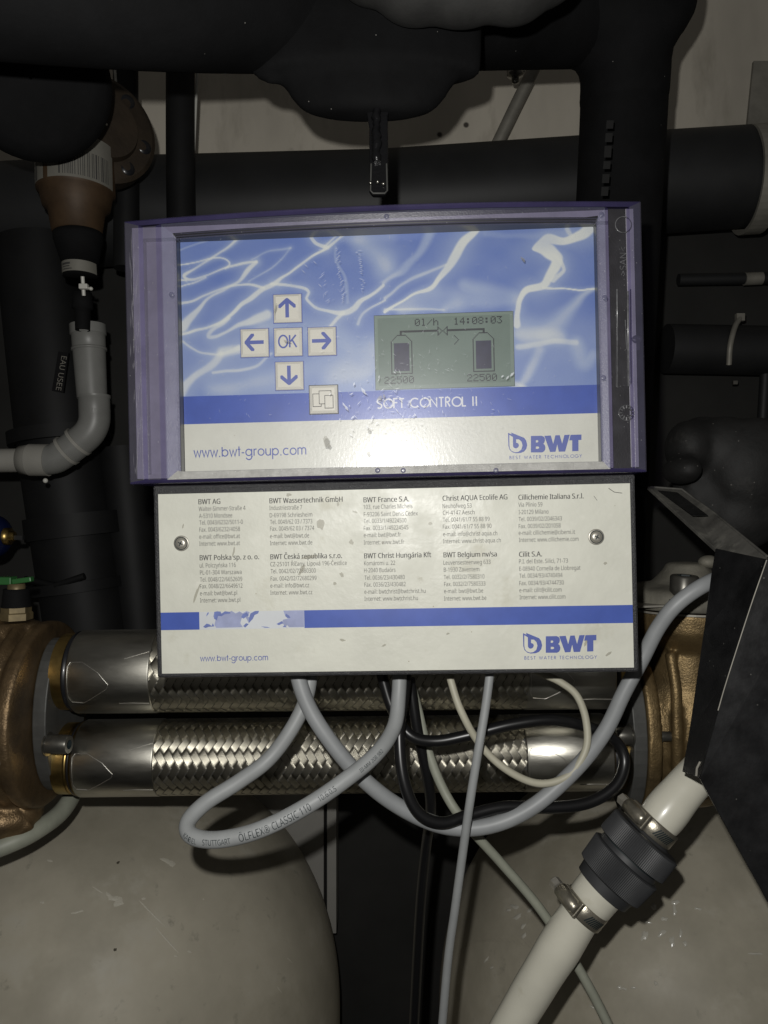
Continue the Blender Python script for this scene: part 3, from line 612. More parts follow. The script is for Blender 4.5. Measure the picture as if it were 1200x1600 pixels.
# ------------------------------------------------------------------ braided hoses
def HX(px, py): return Vector(((px - 600) / F * .537, HD, P(0, py, HD).z))
def braided_hose(A, B, r, f0, f1, label):
    """A-B = ends of the steel ferrules, f0/f1 = fractions where the braid starts and stops"""
    ax = (B - A); Ln = ax.length; ax = ax.normalized()
    t = thing('braided_hose', label, 'hose', (A + B) / 2 - Vector((0, 0, r)), 'braided hoses under the control unit')
    Np = Vector((0, -1, 0)); Np = (Np - ax * Np.dot(ax)).normalized(); Bp = ax.cross(Np)
    MB().tube([A + ax * Ln * (f0 - .01), A + ax * Ln * (f1 + .01)], r * .965, 48).build('core', M['flange_steel'], t)
    N = 18; px = rpx(13.2, HD); r0 = r; r = r * .975; L0, L1 = Ln * (f0 - .006), Ln * (f1 + .006); nb = MB(); uv = []; thk = r * .013
    wd = .455
    for fam in (1, -1):
        for b in range(N):
            # on band b: circumferential coordinate y in units of N; i = axial/px + fam*y
            ncross = int((L1 - L0) / px * 2); sub = 6; rows = []
            for k in range(ncross * sub + 1):
                w_ = k / sub / 2                                  # axial coordinate in px units
                yy = b - fam * w_                                 # circumferential units
                x = L0 + w_ * px
                diff = 2 * yy                                     # i-j measure
                # crossing index along the band
                j = math.floor((2 * w_) + .5)
                ph = ((2 * b - fam * 2 * w_) + .5) % 4.0           # over for half of a 4-period
                h = math.cos((ph - 1.0) * math.pi / 2) * fam
                h = max(-1, min(1, h * 3.2))
                rad = r + thk * h
                row = []
                for e in (-wd, 0, wd):
                    yq = yy + fam * e * .5; xq = x + e * .5 * px   # perpendicular-ish edges
                    q = 2 * math.pi * yq / N
                    row.append(A + ax * xq + (Np * math.cos(q) + Bp * math.sin(q)) * (rad + (thk * .12 if e == 0 else 0)))
                rows.append(row)
            base = len(nb.v)
            for row in rows: nb.v += row
            for k in range(len(rows) - 1):
                for e in range(2):
                    nb.f.append([base + k * 3 + e, base + k * 3 + e + 1, base + (k + 1) * 3 + e + 1, base + (k + 1) * 3 + e]); nb.m.append(0); nb.sm.append(True)
                    uv.append([(e / 2, k * .1), ((e + 1) / 2, k * .1), ((e + 1) / 2, k * .1 + .1), (e / 2, k * .1 + .1)])
    me = bpy.data.meshes.new('braid'); me.from_pydata([v - root_loc(t) for v in nb.v], [], nb.f); me.materials.append(M['braid'])
    me.polygons.foreach_set('use_smooth', nb.sm); ul = me.uv_layers.new(name='UVMap')
    ul.data.foreach_set('uv', [c for f in uv for p in f for c in p]); me.update()
    o = bpy.data.objects.new('braid', me); COL.objects.link(o); o.parent = t
    for a, b_ in ((0, f0), (f1, 1)):
        p = A + ax * Ln * a; ln = Ln * (b_ - a); c = r0
        ring = MB().lathe(p, ax, [(0, c * .9), (0, c * .97), (.0012, c), (ln - .0012, c * 1.0), (ln, c * .99), (ln, c * .94)], 56)
        fe = ring.build('ferrule', M['ferrule'], t)
        q = MB()
        def cyl(xx, aa): return p + ax * (ln * xx) + (Np * math.cos(R(aa)) + Bp * math.sin(R(aa))) * (c + .0001)
        for seq in ([(.06, 32), (.2, 34), (.5, 12), (.52, 6)], [(.06, -24), (.2, -24), (.4, -10), (.52, 6)], [(.06, 32), (.03, 24), (.03, -18), (.06, -24)], [(.62, 36), (.75, 35), (.98, 36)], [(.7, -28), (.98, -38)]):
            pts = []
            for i in range(len(seq) - 1):
                for k in range(6):
                    f = k / 6; pts.append(cyl(seq[i][0] * (1 - f) + seq[i + 1][0] * f, seq[i][1] * (1 - f) + seq[i + 1][1] * f))
            pts.append(cyl(*seq[-1])); q.tube(pts, .00022, 6)
        q.build('crimp_mark', M['weld'], fe)
        rim = p + ax * (ln if a == 0 else 0)
    g = MB().lathe(A - ax * .004, ax, [(0, r * .86), (0, r * .95), (.002, r), (.0035, r * .92), (.0055, r * .9)], 48); g.build('collar', M['gasket'], t)
    g = MB().lathe(B + ax * .004, -ax, [(0, r * .86), (0, r * .95), (.002, r), (.0035, r * .92), (.0055, r * .9)], 48); g.build('collar', M['gasket'], t)
    return t
braided_hose(HX(103, 1049), HX(962, 1042), rpx(64, HD), .152, .84, 'upper braided steel hose, mostly covered by the lower edge of the address box')
braided_hose(HX(108, 1184), HX(962, 1174), rpx(58, HD), .152, .838, 'lower braided steel hose, fully in view between the two bronze valves')

# ------------------------------------------------------------------ black bracket, right
t = thing('sheet_bracket', 'bent black sheet metal guard at the right edge over the white hose', 'bracket', P(1140, 1300, .41))
pl = [P(1118, 857, .445), P(1197, 874, .405), P(1135, 1062, .405), P(1093, 1217, .405), P(1066, 1206, .43), P(1076, 1150, .435), P(1100, 985, .44), P(1111, 900, .445)]
MB().prism(pl, Vector((.0012, .0022, 0))).build('side_flap', M['black_sheet'], t, bevel=.0004)
pf = [P(1197, 874, .404), P(1300, 860, .40), P(1300, 1560, .40), P(1200, 1410, .402), P(1146, 1312, .403), P(1094, 1217, .4045), P(1136, 1062, .4045)]
MB().prism(pf, Vector((0, .002, 0))).build('face', M['black_sheet'], t, bevel=.0004)
pt = [P(1012, 760, .53), P(1070, 764, .53), P(1203, 869, .412), P(1260, 868, .40), P(1196, 874, .404), P(1119, 858, .447)]
MB().prism([P(1012, 760, .53), P(1068, 764, .53), P(1200, 872, .405), P(1119, 858, .447)], Vector((0, .001, -.0022))).build('top_flange', M['sheet_dusty'], t, bevel=.0003)
MB().tube([P(1016, 761, .5285), P(1066, 764.5, .5285), P(1120, 805, .478), P(1198, 869, .406)], .0008, 8).build('pale_edge', M['sheet_dusty'], t)  # thin tube that makes the flange's upper edge paler
MB().prism([P(1028, 767, .521), P(1058, 770, .516), P(1106, 806, .472), P(1082, 806, .478)], (0, -.0002, .0004)).build('edge_recess', M['black_sheet'], t)
MB().tube(spline([(1198, 875, .4035), (1172, 950, .4035), (1136, 1062, .4038), (1122, 1110, .404)], 5), .00035, 6).build('fold_highlight', M['galv'], t)  # bright tube on the fold line, its highlight put into the colour
MB().tube([P(1094, 1190, .403), P(1089, 1200, .4035), P(1088, 1212, .404)], .0007, 6).build('torn_corner', M['galv'], t)

# ------------------------------------------------------------------ cables
def cable(name, label, pts, rad, m, n=16, step=10, group='cables under the control unit'):
    base = P(*pts[0]); sp = spline(pts, step)
    rad = rad if not isinstance(rad, tuple) else [rad[0] + (rad[1] - rad[0]) * i / (len(sp) - 1) for i in range(len(sp))]
    o = MB().tube(sp, rad, n).build(name, m, None, base=base); tag(o, label, 'cable', group); return o, sp
loop_pts = [(487, 1030, .46), (480, 1085, .455), (458, 1135, .45), (420, 1186, .445), (372, 1222, .435), (322, 1254, .425), (294, 1284, .415), (300, 1306, .408), (340, 1312, .405),
            (402, 1298, .405), (470, 1265, .41), (535, 1222, .418), (588, 1178, .43), (616, 1135, .445), (623, 1085, .455), (625, 1030, .46)]
lo, lsp = cable('printed_cable', 'grey cable in a wide loop on the left with black printed lettering', loop_pts, .00455, M['cable_grey'], 20)
cable('long_cable', 'thick blue grey cable sweeping in a deep arc up to the right bracket', [(458, 1030, .45), (478, 1095, .447), (510, 1150, .445), (560, 1210, .445), (620, 1258, .448), (690, 1290, .45), (760, 1291, .45), (830, 1262, .45), (898, 1203, .452), (945, 1143, .46), (975, 1082, .468), (1003, 1030, .47), (1030, 978, .465), (1062, 940, .46), (1112, 908, .46), (1170, 890, .48)], .0048, M['cable_blue'], 20)
cable('cream_cable', 'thin cream cable in a small round loop on the right', [(696, 1030, .462), (704, 1062, .455), (720, 1110, .45), (750, 1163, .45), (792, 1203, .448), (842, 1224, .448), (888, 1212, .449), (915, 1172, .452), (916, 1128, .455), (902, 1088, .458), (876, 1066, .46), (842, 1050, .462), (810, 1030, .465)], .0023, M['cable_cream'])
cable('straight_cable', 'thin light grey cable hanging almost straight down in front', [(767, 1030, .44), (764, 1065, .438), (757, 1115, .436), (746, 1180, .434), (734, 1255, .435), (722, 1340, .44), (711, 1420, .445), (700, 1500, .45), (689, 1625, .455)], .0026, M['cable_grey'])
cable('slanting_cable', 'thin cream grey cable slanting down behind the white hose', [(640, 1060, .50), (652, 1105, .495), (668, 1170, .49), (690, 1228, .485), (722, 1280, .48), (780, 1345, .485), (840, 1415, .485), (890, 1490, .48), (930, 1560, .475), (968, 1640, .47)], .0031, M['cable_green'])
cable('black_loop_cable', 'black cable in a wide flat loop crossing the braided hose', [(590, 1030, .475), (612, 1105, .47), (640, 1148, .465), (680, 1158, .46), (735, 1148, .458), (800, 1132, .458), (865, 1125, .46), (925, 1138, .465), (962, 1158, .47), (976, 1190, .468), (962, 1228, .462), (920, 1254, .458), (862, 1262, .455), (790, 1261, .452), (735, 1273, .448), (690, 1286, .442), (652, 1268, .44), (630, 1215, .442), (624, 1140, .45), (632, 1080, .46), (636, 1030, .47)], .0036, M['cable_black'])
cable('black_drop_cable', 'thin black cable dropping into the dark gap between the tanks', [(640, 1060, .49), (652, 1140, .488), (668, 1215, .49), (673, 1265, .495), (666, 1320, .51), (658, 1400, .52), (652, 1500, .53), (645, 1640, .54)], .0036, M['cable_black'])
cable('left_cable', 'pale greenish cable curling under the bronze valve at the left edge', [(122, 1195, .62), (117, 1232, .60), (96, 1268, .575), (56, 1298, .55), (10, 1320, .535), (-60, 1345, .525)], .0068, M['cable_green'], 20, group='cables under the control unit')

# ------------------------------------------------------------------ text
try:
    FONT = bpy.data.fonts.load(os.path.join(bpy.utils.system_resource('DATAFILES', path='fonts'), 'NotoSansHebrew-Regular.woff2'))
except Exception: FONT = None
_tc = bpy.data.curves.new('tmp_text', 'FONT'); _tc.resolution_u = 3
if FONT: _tc.font = FONT
_to = bpy.data.objects.new('tmp_text', _tc); COL.objects.link(_to)
_cache = {}
def glyphs(body, bold=0.0):
    if (body, bold) in _cache: return _cache[body, bold]
    _tc.body = body; dg = bpy.context.evaluated_depsgraph_get(); dg.update()
    me = bpy.data.meshes.new_from_object(_to.evaluated_get(dg))
    v = [(p.co.x, p.co.y) for p in me.vertices]; f = [list(p.vertices) for p in me.polygons]; bpy.data.meshes.remove(me)
    x0 = min(p[0] for p in v); v = [(p[0] - x0, p[1]) for p in v]; wd = max(p[0] for p in v)
    _cache[body, bold] = (v, f, wd); return v, f, wd
CAPH = max(p[1] for p in glyphs('H')[0])

# text on the looped cable: laid along the tube's surface
def dense(v, f, most=.09):
    bm = bmesh.new(); vs = [bm.verts.new((x, y, 0)) for x, y in v]
    for q in f:
        try: bm.faces.new([vs[i] for i in q])
        except ValueError: pass
    bmesh.ops.triangulate(bm, faces=bm.faces)
    for _ in range(4):
        e = [q for q in bm.edges if q.calc_length() > most]
        if not e: break
        bmesh.ops.subdivide_edges(bm, edges=e, cuts=1); bmesh.ops.triangulate(bm, faces=bm.faces)
    bm.verts.index_update(); r_ = [(q.co.x, q.co.y) for q in bm.verts], [[q.index for q in fa.verts] for fa in bm.faces]; bm.free(); return r_
def cable_text(sp, body, px_s, px_e, cap, ang, parent, bold=.0):
    i0 = min(range(len(sp)), key=lambda i: (sp[i] - P(*px_s)).length); i1 = min(range(len(sp)), key=lambda i: (sp[i] - P(*px_e)).length)
    seg = sp[i0:i1 + 1]; S = [0]
    for i in range(1, len(seg)): S.append(S[-1] + (seg[i] - seg[i - 1]).length)
    v, f, wd = glyphs(body); v, f = dense(v, f); k = S[-1] / wd; out = []; r = .00460
    for (x, y) in v:
        q = x * k; i = max(0, min(len(S) - 2, next((n for n in range(len(S) - 1) if S[n + 1] >= q), len(S) - 2)))
        fr = (q - S[i]) / (S[i + 1] - S[i]); c = seg[i].lerp(seg[i + 1], fr)
        T = (seg[min(i + 2, len(seg) - 1)] - seg[max(i - 1, 0)]).normalized(); V = (CAM - c).normalized()
        V = (V - T * V.dot(T)).normalized(); U_ = V.cross(T) * -1; U_ = T.cross(V) * -1 if (T.cross(V)).z < 0 else T.cross(V)
        a = ang + (y / CAPH - .5) * cap / r
        out.append(c + (V * math.cos(a) + U_ * math.sin(a)) * r)
    mb = MB().add(out, f); return mb.build('cable_lettering', M['ink'], parent, base=root_loc(parent))
lo_base = lo
cable_text(lsp, 'STUTTGART', (322, 1310, .407), (366, 1309, .405), .0031, -.35, lo, .012)
cable_text(lsp, 'KABEL', (297, 1302, .409), (314, 1310, .407), .0028, -.5, lo, .012)
cable_text(lsp, 'ÖLFLEX® CLASSIC 110', (378, 1305, .405), (485, 1256, .411), .0042, -.25, lo, .012)
cable_text(lsp, '10.6.0.5', (497, 1248, .413), (524, 1230, .417), .0030, -.1, lo)
cable_text(lsp, 'III-MM 208 982', (560, 1203, .423), (592, 1174, .431), .0022, -.25, lo)
# tag on the raw water pipe
rp = [o for o in COL.objects if o.name.startswith('name_tag')][0]
v, f, wd = glyphs('EAU USEE', .015)
A0, A1 = P(103, 556, .7645), P(94, 609, .7645); dx = (A1 - A0) / wd; up = Vector((dx.z, 0, -dx.x)).normalized() * -1
up = Vector((.98, 0, -.17)); kk = rpx(8, .8) / CAPH
MB().add([A0 + dx * x + up * (y * kk) - Vector((.009 * .5, 0, 0)) for x, y in v], f).build('tag_lettering', M['galv'], rp)

# ------------------------------------------------------------------ CONTROL UNIT
psi, rho = R(2.4), R(1.26)
EX = Vector((math.cos(psi) * math.cos(rho), -math.sin(psi), math.cos(psi) * math.sin(rho)))
EZ = Vector((-math.sin(rho), 0, math.cos(rho))); EZ = (EZ - EX * EZ.dot(EX)).normalized()
EN = EX.cross(EZ).normalized()
if EN.y > 0: EN = -EN
O = P(604, 535, .40)
def Lp(u, v, h): return O + EX * u + EZ * v + EN * h
def U(px, py, h=0.0):
    d = P(px, py, 1) - CAM; q = O + EN * h; tt = (q - CAM).dot(EN) / d.dot(EN); p = CAM + d * tt - O
    return p.dot(EX), p.dot(EZ)
def Up(px, py, h=0.0): return Lp(*U(px, py, h), h)
CU = thing('control_unit', 'water softener control unit with violet cover, blue water display and address plate', 'control unit', Lp(0, -.2, -.03))
def rect(l, t_, r_, b, h):
    """local rectangle from photo x of left/right edges (mid height) and y of top/bottom (mid width)"""
    ul = (U(l[0], l[1], h)[0] + U(l[2], l[3], h)[0]) / 2; ur = (U(r_[0], r_[1], h)[0] + U(r_[2], r_[3], h)[0]) / 2
    return ul, ur
UL = (U(190, 340)[0] + U(202, 753)[0]) / 2; UR = (U(1005, 316)[0] + U(1011, 741)[0]) / 2
VT = (U(190, 340)[1] + U(1005, 316)[1]) / 2; VB = (U(202, 753)[1] + U(1011, 741)[1]) / 2
UC = (UL + UR) / 2; HW = (UR - UL) / 2
def bow(u): return .0085 * (1 - ((u - UC) / HW) ** 2)
def ru(px, h): return U(px, 545, h)[0]
def rv(py, h): return U(604, py, h)[1]
NS = 36
def loft(mb, r0, h0, r1, h1, mi, sides='tblr', smooth=False):
    """faces between rectangles r=(ul,ur,vt,vb); h = function of u or number"""
    H0 = h0 if callable(h0) else (lambda u: h0); H1 = h1 if callable(h1) else (lambda u: h1)
    mis = mi if isinstance(mi, dict) else {k: mi for k in 'tblr'}
    for sd in sides:
        if sd in 'tb':
            k = 2 if sd == 't' else 3; vs = []
            for i in range(NS + 1):
                fr = i / NS; u0 = r0[0] + (r0[1] - r0[0]) * fr; u1 = r1[0] + (r1[1] - r1[0]) * fr
                vs += [Lp(u0, r0[k], H0(u0)), Lp(u1, r1[k], H1(u1))]
            mb.add(vs, [(2 * i, 2 * i + 2, 2 * i + 3, 2 * i + 1) for i in range(NS)], mis[sd], smooth)
        else:
            k = 0 if sd == 'l' else 1
            mb.add([Lp(r0[k], r0[2], H0(r0[k])), Lp(r0[k], r0[3], H0(r0[k])), Lp(r1[k], r1[3], H1(r1[k])), Lp(r1[k], r1[2], H1(r1[k]))], [(0, 1, 2, 3)], mis[sd], smooth)
HP = -.0055                                       # picture plane
pic = ((U(285, 367, HP)[0] + U(291, 727, HP)[0]) / 2 - .001, (U(925, 353, HP)[0] + U(932, 716, HP)[0]) / 2 + .001,
       rv(357.5, HP), rv(731, HP))
op = (ru(279, .001), ru(936, .001), rv(351, bow(UC)), rv(728.5, bow(UC)))     # window opening on the front
bz = (ru(258, 0), ru(948.5, 0), rv(331, bow(UC)), rv(741, bow(UC)))         # bezel outer
out = (UL, UR, VT, VB)
def inset(r, a, b=None, c=None, d=None):
    b = a if b is None else b; c = a if c is None else c; d = a if d is None else d
    return (r[0] + a, r[1] - b, r[2] - c, r[3] + d)
vio = (bz[0] - .0037, bz[1] + .0030, VT - .0036, VB + .0026)                # violet line round the bezel
mats = [M['violet'], M['frosted'], M['frost_grey'], M['frost_blue'], M['frost_pale'], M['gasket']]
mb = MB()
rim = inset(out, .0085, .0065, .0012, .0012)
back = inset(out, -.0004)
f0 = lambda u: bow(u) - .001
loft(mb, out, -.048, out, lambda u: bow(u) - .0018, 0)
loft(mb, out, lambda u: bow(u) - .0018, inset(out, .0010), f0, {'l': 2, 'r': 2, 't': 0, 'b': 0})
# left grip: rim, violet line, grey column; top/bottom violet lips
a_ = inset(out, .0010)
r1 = (UL + .0088, UR - .0068, VT - .0036, VB + .0022)
loft(mb, a_, f0, r1, lambda u: bow(u) - .0006, {'l': 2, 'r': 1, 't': 0, 'b': 0})
r2 = (UL + .0106, UR - .0076, r1[2], r1[3])
loft(mb, r1, lambda u: bow(u) - .0006, r2, lambda u: bow(u) - .0030, {'l': 0, 'r': 0, 't': 0, 'b': 0}, 'lr')
colr = ru(984, 0)
r3 = (bz[0] - .0040, ru(955.5, 0), r1[2], r1[3])
loft(mb, r2, lambda u: bow(u) - .0030, (r3[0], colr, r2[2], r2[3]), lambda u: bow(u) - .0028, {'l': 2, 'r': 2}, 'lr')
# violet ribs beside the bezel (a raised wall)
loft(mb, (r3[0], r3[1], r1[2], r1[3]), lambda u: bow(u) - .0028, (bz[0] - .0006, bz[1] + .0004, r1[2], r1[3]), f0, 0, 'lr')
bzz = (bz[0] - .0006, bz[1] + .0004, r1[2], r1[3])
loft(mb, bzz, f0, bz, lambda u: bow(u), {'l': 0, 'r': 0, 't': 3, 'b': 0})
mid = (bz[0] + .0058, bz[1] - .0040, bz[2] - .0044, bz[3] + .0046)
loft(mb, bz, bow, mid, lambda u: bow(u) - .0012, {'l': 3, 'r': 3, 't': 1, 'b': 4})
loft(mb, mid, lambda u: bow(u) - .0012, op, lambda u: bow(u) - .0024, {'l': 3, 'r': 3, 't': 5, 'b': 4})
op2 = op
loft(mb, op, lambda u: bow(u) - .0024, op, HP - .001, 5)
cover = mb.build('cover', mats, CU, bevel=.0005, weld=True)
# stepped dark grooves at the top of the window
mb = MB()
for k, (dv, hh) in enumerate([(.0009, -.0008), (.0021, -.0012), (.0033, -.0016)]):
    vs = []
    for i in range(NS + 1):
        u = op[0] + (op[1] - op[0]) * i / NS; vv = mid[2] - dv
        vs += [Lp(u, vv + .0002, bow(u) + hh + .0006), Lp(u, vv - .0003, bow(u) + hh + .0002)]
    mb.add(vs, [(2 * i, 2 * i + 2, 2 * i + 3, 2 * i + 1) for i in range(NS)])
mb.build('groove_line', M['frosted'], cover)
# dark latch strip on the right with embossed marks
hb = lambda u: bow(u) - .0034
us0, us1 = r3[1], colr; mb = MB()
mb.add([Lp(us0, r1[2], hb(us0)), Lp(us1, r1[2], hb(us1)), Lp(us1, r1[3], hb(us1)), Lp(us0, r1[3], hb(us0))], [(0, 1, 2, 3)])
strip = mb.build('latch_strip', M['strip_dark'], cover)
def hat(px, py, dh=.0004):
    u, v = U(px, py, 0); h = hb(u) + dh; u, v = U(px, py, h); return Lp(u, v, h)
mb = MB()
def ringpx(cx, cy, r, wd, m=mb, n=36):
    m.tube([hat(cx + r * math.cos(2 * math.pi * k / n), cy + r * math.sin(2 * math.pi * k / n)) for k in range(n + 1)], wd, 6, caps=False)
ringpx(974, 351, 12.5, .0003)
mb.build('embossed_ring', M['emboss'], strip); mb = MB()
ringpx(979, 645, 12, .0002, mb)
for k in range(12):
    a = k * math.pi / 6; mb.tube([hat(979 + 7 * math.cos(a), 645 + 7 * math.sin(a)), hat(979 + 11.5 * math.cos(a), 645 + 11.5 * math.sin(a))], .00055, 6)
mb.build('date_stamp', M['emboss'], strip); mb = MB()
mb.tube([hat(964, 452), hat(965, 604), hat(982, 603), hat(981, 455)], .0005, 6)
mb.tube([hat(985, 452), hat(986, 600)], .0004, 6); mb.tube([hat(977, 500), hat(979, 545), hat(976, 548)], .0003, 6)
mb.build('slot_outline', M['emboss'], strip)
v_, f_, wd_ = glyphs('>SAN<', .01)
mb = MB(); mb.add([hat(978.5 - y / CAPH * 10, 386 + (wd_ - x) / wd_ * 44, .0005) for x, y in v_], f_); mb.build('embossed_lettering', M['emboss'], strip)
mb = MB(); mb.ball(hat(995, 530, .0002), .0028, .0012, .0022); mb.box(hat(997, 541, .0006), .0016, .001, .004); mb.build('latch_hook', M['frosted'], strip)
mb = MB()
for (x, y) in [(940, 335), (945, 465), (943, 590), (268, 460), (604, 338), (590, 735), (630, 735), (775, 735)]:
    u, v = U(x, y, 0); h = bow(u) - .0001; c = Lp(*U(x, y, h), h); mb = MB().lathe(c, EN, [(0, .0014), (.0003, .0013), (.0003, .0004)], 16); mb.build('sprue_dot', M['frost_blue'], cover)
# clear window pane
mb = MB(); vs = []
pr = (op[0] - .0012, op[1] + .0012, op[2] + .0012, op[3] - .0012)
for i in range(NS + 1):
    u = pr[0] + (pr[1] - pr[0]) * i / NS
    vs += [Lp(u, pr[2], bow(u) - .0011), Lp(u, pr[3], bow(u) - .0011)]
mb.add(vs, [(2 * i, 2 * i + 2, 2 * i + 3, 2 * i + 1) for i in range(NS)], 0, True)
pane = mb.build('window_pane', M['pane'], cover)
# scratches on the pane
mb = MB()
def scr(px, py, ln, ang, wd):
    u, v = U(px, py, 0); h = bow(u) - .0008; u, v = U(px, py, h); k = .4 / F
    dx, dy = math.cos(ang) * ln * k / 2, math.sin(ang) * ln * k / 2; nx, ny = -math.sin(ang) * wd * k / 2, math.cos(ang) * wd * k / 2
    mb.add([Lp(u - dx, v - dy, bow(u - dx) - .0008), Lp(u + nx, v + ny, h), Lp(u + dx, v + dy, bow(u + dx) - .0008), Lp(u - nx, v - ny, h)], [(0, 1, 2, 3)])
for y in range(388, 478, 3):
    if random.random() < .9: scr(526 + (y - 388) * .13 + random.gauss(0, 1.5), y, random.uniform(4, 10), .5 + random.gauss(0, .15), random.uniform(.5, 1.0))
    if random.random() < .9 and y < 455: scr(560 + (y - 388) * .12 + random.gauss(0, 1.5), y, random.uniform(4, 9), .1 + random.gauss(0, .2), random.uniform(.6, 1.1))
    if random.random() < .5 and y > 425: scr(503 + (y - 425) * .2 + random.gauss(0, 2), y, random.uniform(4, 10), .6, .5)
for (x, y) in [(478, 415), (474, 424), (492, 410), (500, 446)]: scr(x, y, 10, -.8, .8)
for _ in range(420):                                     # fine hairline scratches, densest low in the middle
    x = random.gauss(610, 110) if random.random() < .75 else random.uniform(290, 925); y = random.gauss(610, 70) if random.random() < .75 else random.uniform(365, 715)
    if 288 < x < 925 and 368 < y < 716: scr(x, y, random.uniform(2, 9), random.uniform(0, 3.14), random.uniform(.2, .5))
for _ in range(70):
    x = random.gauss(612, 42); y = random.gauss(630, 26)
    scr(x, y, random.uniform(3, 11), random.choice((.9, -.9, .2, 2.2)) + random.gauss(0, .3), random.uniform(.8, 2.2))
for (x, y, l, a, w_) in [(568, 611, 14, -1.0, 5), (541, 637, 12, -1.0, 4), (537, 632, 8, -1.1, 3), (551, 652, 9, .7, 3), (553, 600, 6, 1.2, 3), (800, 585, 10, .8, 4), (793, 590, 9, .9, 3), (785, 588, 6, .7, 3)]: scr(x, y, l, a, w_)
mb.build('scratch_mark', M['scratch'], pane)['kind'] = 'stuff'
mb = MB()
def blot(px, py, a, b, ang, hfun, m=None, n=12, jag=.3):
    u, v = U(px, py, 0); h = hfun(u); u, v = U(px, py, h); k = .4 / F; vs = []
    for i in range(n):
        t_ = 2 * math.pi * i / n; rr = random.uniform(1 - jag, 1 + jag); x = math.cos(t_) * a * rr * k; y = math.sin(t_) * b * rr * k
        uu, vv = u + x * math.cos(ang) - y * math.sin(ang), v + x * math.sin(ang) + y * math.cos(ang); vs.append(Lp(uu, vv, hfun(uu)))
    (m or mb).add(vs, [tuple(range(n))])
hp_ = lambda u: bow(u) - .0006
for q in [(817, 405, 5, 2, -.9), (510, 690, 5, 8, 0), (514, 696, 3, 4, 0), (576, 672, 3, 3, 0), (575, 709, 2.5, 3, 0), (593, 622, 4, 3, .6), (600, 619, 2, 3, 0), (448, 533, 6, 1.2, -.3), (430, 482, 1.5, 8, -.3)]: blot(*q, hp_)
mb.build('dirt_spot', M['dirt'], pane)['kind'] = 'stuff'
# ---- printed picture plate
S_A = [([(370, 105, 16), (270, 180, 16), (190, 240, 16), (90, 300, 14), (30, 345, 22), (60, 362, 18), (160, 335, 12), (270, 295, 14), (380, 265, 20), (450, 255, 22)], .85, .6),
       ([(0, 280, 10), (100, 262, 10), (200, 242, 12), (260, 245, 11), (295, 270, 10), (275, 298, 8)], .85, .6),
       ([(0, 415, 10), (80, 380, 10), (160, 345, 10)], .8, .6), ([(0, 372, 12), (40, 372, 12)], .8, .7),
       ([(450, 260, 26), (400, 310, 34), (340, 370, 20), (270, 415, 18), (180, 470, 18), (90, 560, 40), (30, 630, 70), (0, 650, 70)], .8, .7),
       ([(0, 505, 18), (80, 490, 14), (170, 450, 14), (260, 410, 12), (350, 390, 16), (430, 395, 16), (500, 415, 16)], .85, .6),
       ([(960, 100, 12), (880, 170, 20), (800, 220, 16), (700, 285, 16), (620, 345, 20), (540, 400, 38), (480, 430, 36), (380, 500, 28), (290, 580, 22), (190, 640, 16), (80, 670, 18), (0, 690, 22)], .9, .55),
       ([(930, 95, 10), (850, 175, 16)], .7, .6),
       ([(760, 95, 24), (800, 150, 24), (870, 178, 26)], .75, .6),
       ([(540, 390, 20), (640, 395, 18), (720, 410, 20), (755, 440, 18), (745, 480, 16), (790, 525, 18), (870, 550, 22), (960, 555, 38), (1020, 535, 38), (1080, 480, 26), (1150, 430, 22), (1200, 392, 22)], .9, .55),
       ([(960, 555, 28), (910, 610, 26), (880, 640, 20)], .8, .6),
       ([(290, 590, 22), (210, 650, 24), (175, 692, 26), (230, 692, 22), (310, 650, 24), (420, 610, 46), (520, 570, 60)], .7, .8),
       ([(1200, 480, 14), (1120, 535, 16), (1070, 570, 18), (1050, 620, 20)], .7, .7),
       ([(20, 730, 14), (70, 760, 14), (130, 790, 14), (220, 805, 16), (290, 785, 26), (350, 755, 34)], .7, .8),
       ([(250, 790, 70), (340, 770, 60)], .7, .9),
       ([(540, 800, 20), (450, 870, 22), (330, 900, 20), (200, 910, 18)], .6, .9),
       ([(240, 800, 40), (200, 860, 50), (90, 930, 46), (30, 1000, 60), (0, 1040, 60)], .75, .9),
       ([(650, 180, 10), (560, 275, 10), (480, 330, 10), (400, 375, 8)], .4, .9), ([(650, 178, 16), (540, 195, 10), (420, 240, 8)], .45, .9),
       ([(0, 200, 10), (120, 150, 12), (280, 105, 12)], .35, 1), ([(260, 200, 8), (330, 150, 8), (380, 105, 8)], .3, 1),
       ([(915, 175, 14), (920, 250, 16), (975, 370, 22), (985, 500, 20)], .35, 1.1),
       ([(500, 650, 150), (900, 690, 170), (1000, 820, 190), (700, 900, 150), (400, 980, 120), (200, 1000, 110)], .42, 1.6),
       ([(900, 950, 150), (1100, 900, 160), (1150, 760, 150)], .5, 1.6),
       ([(1050, 130, 120), (1150, 210, 130), (1220, 290, 130)], .45, 1.5), ([(960, 120, 60), (1100, 110, 80), (1240, 110, 80)], .3, 1.5)]
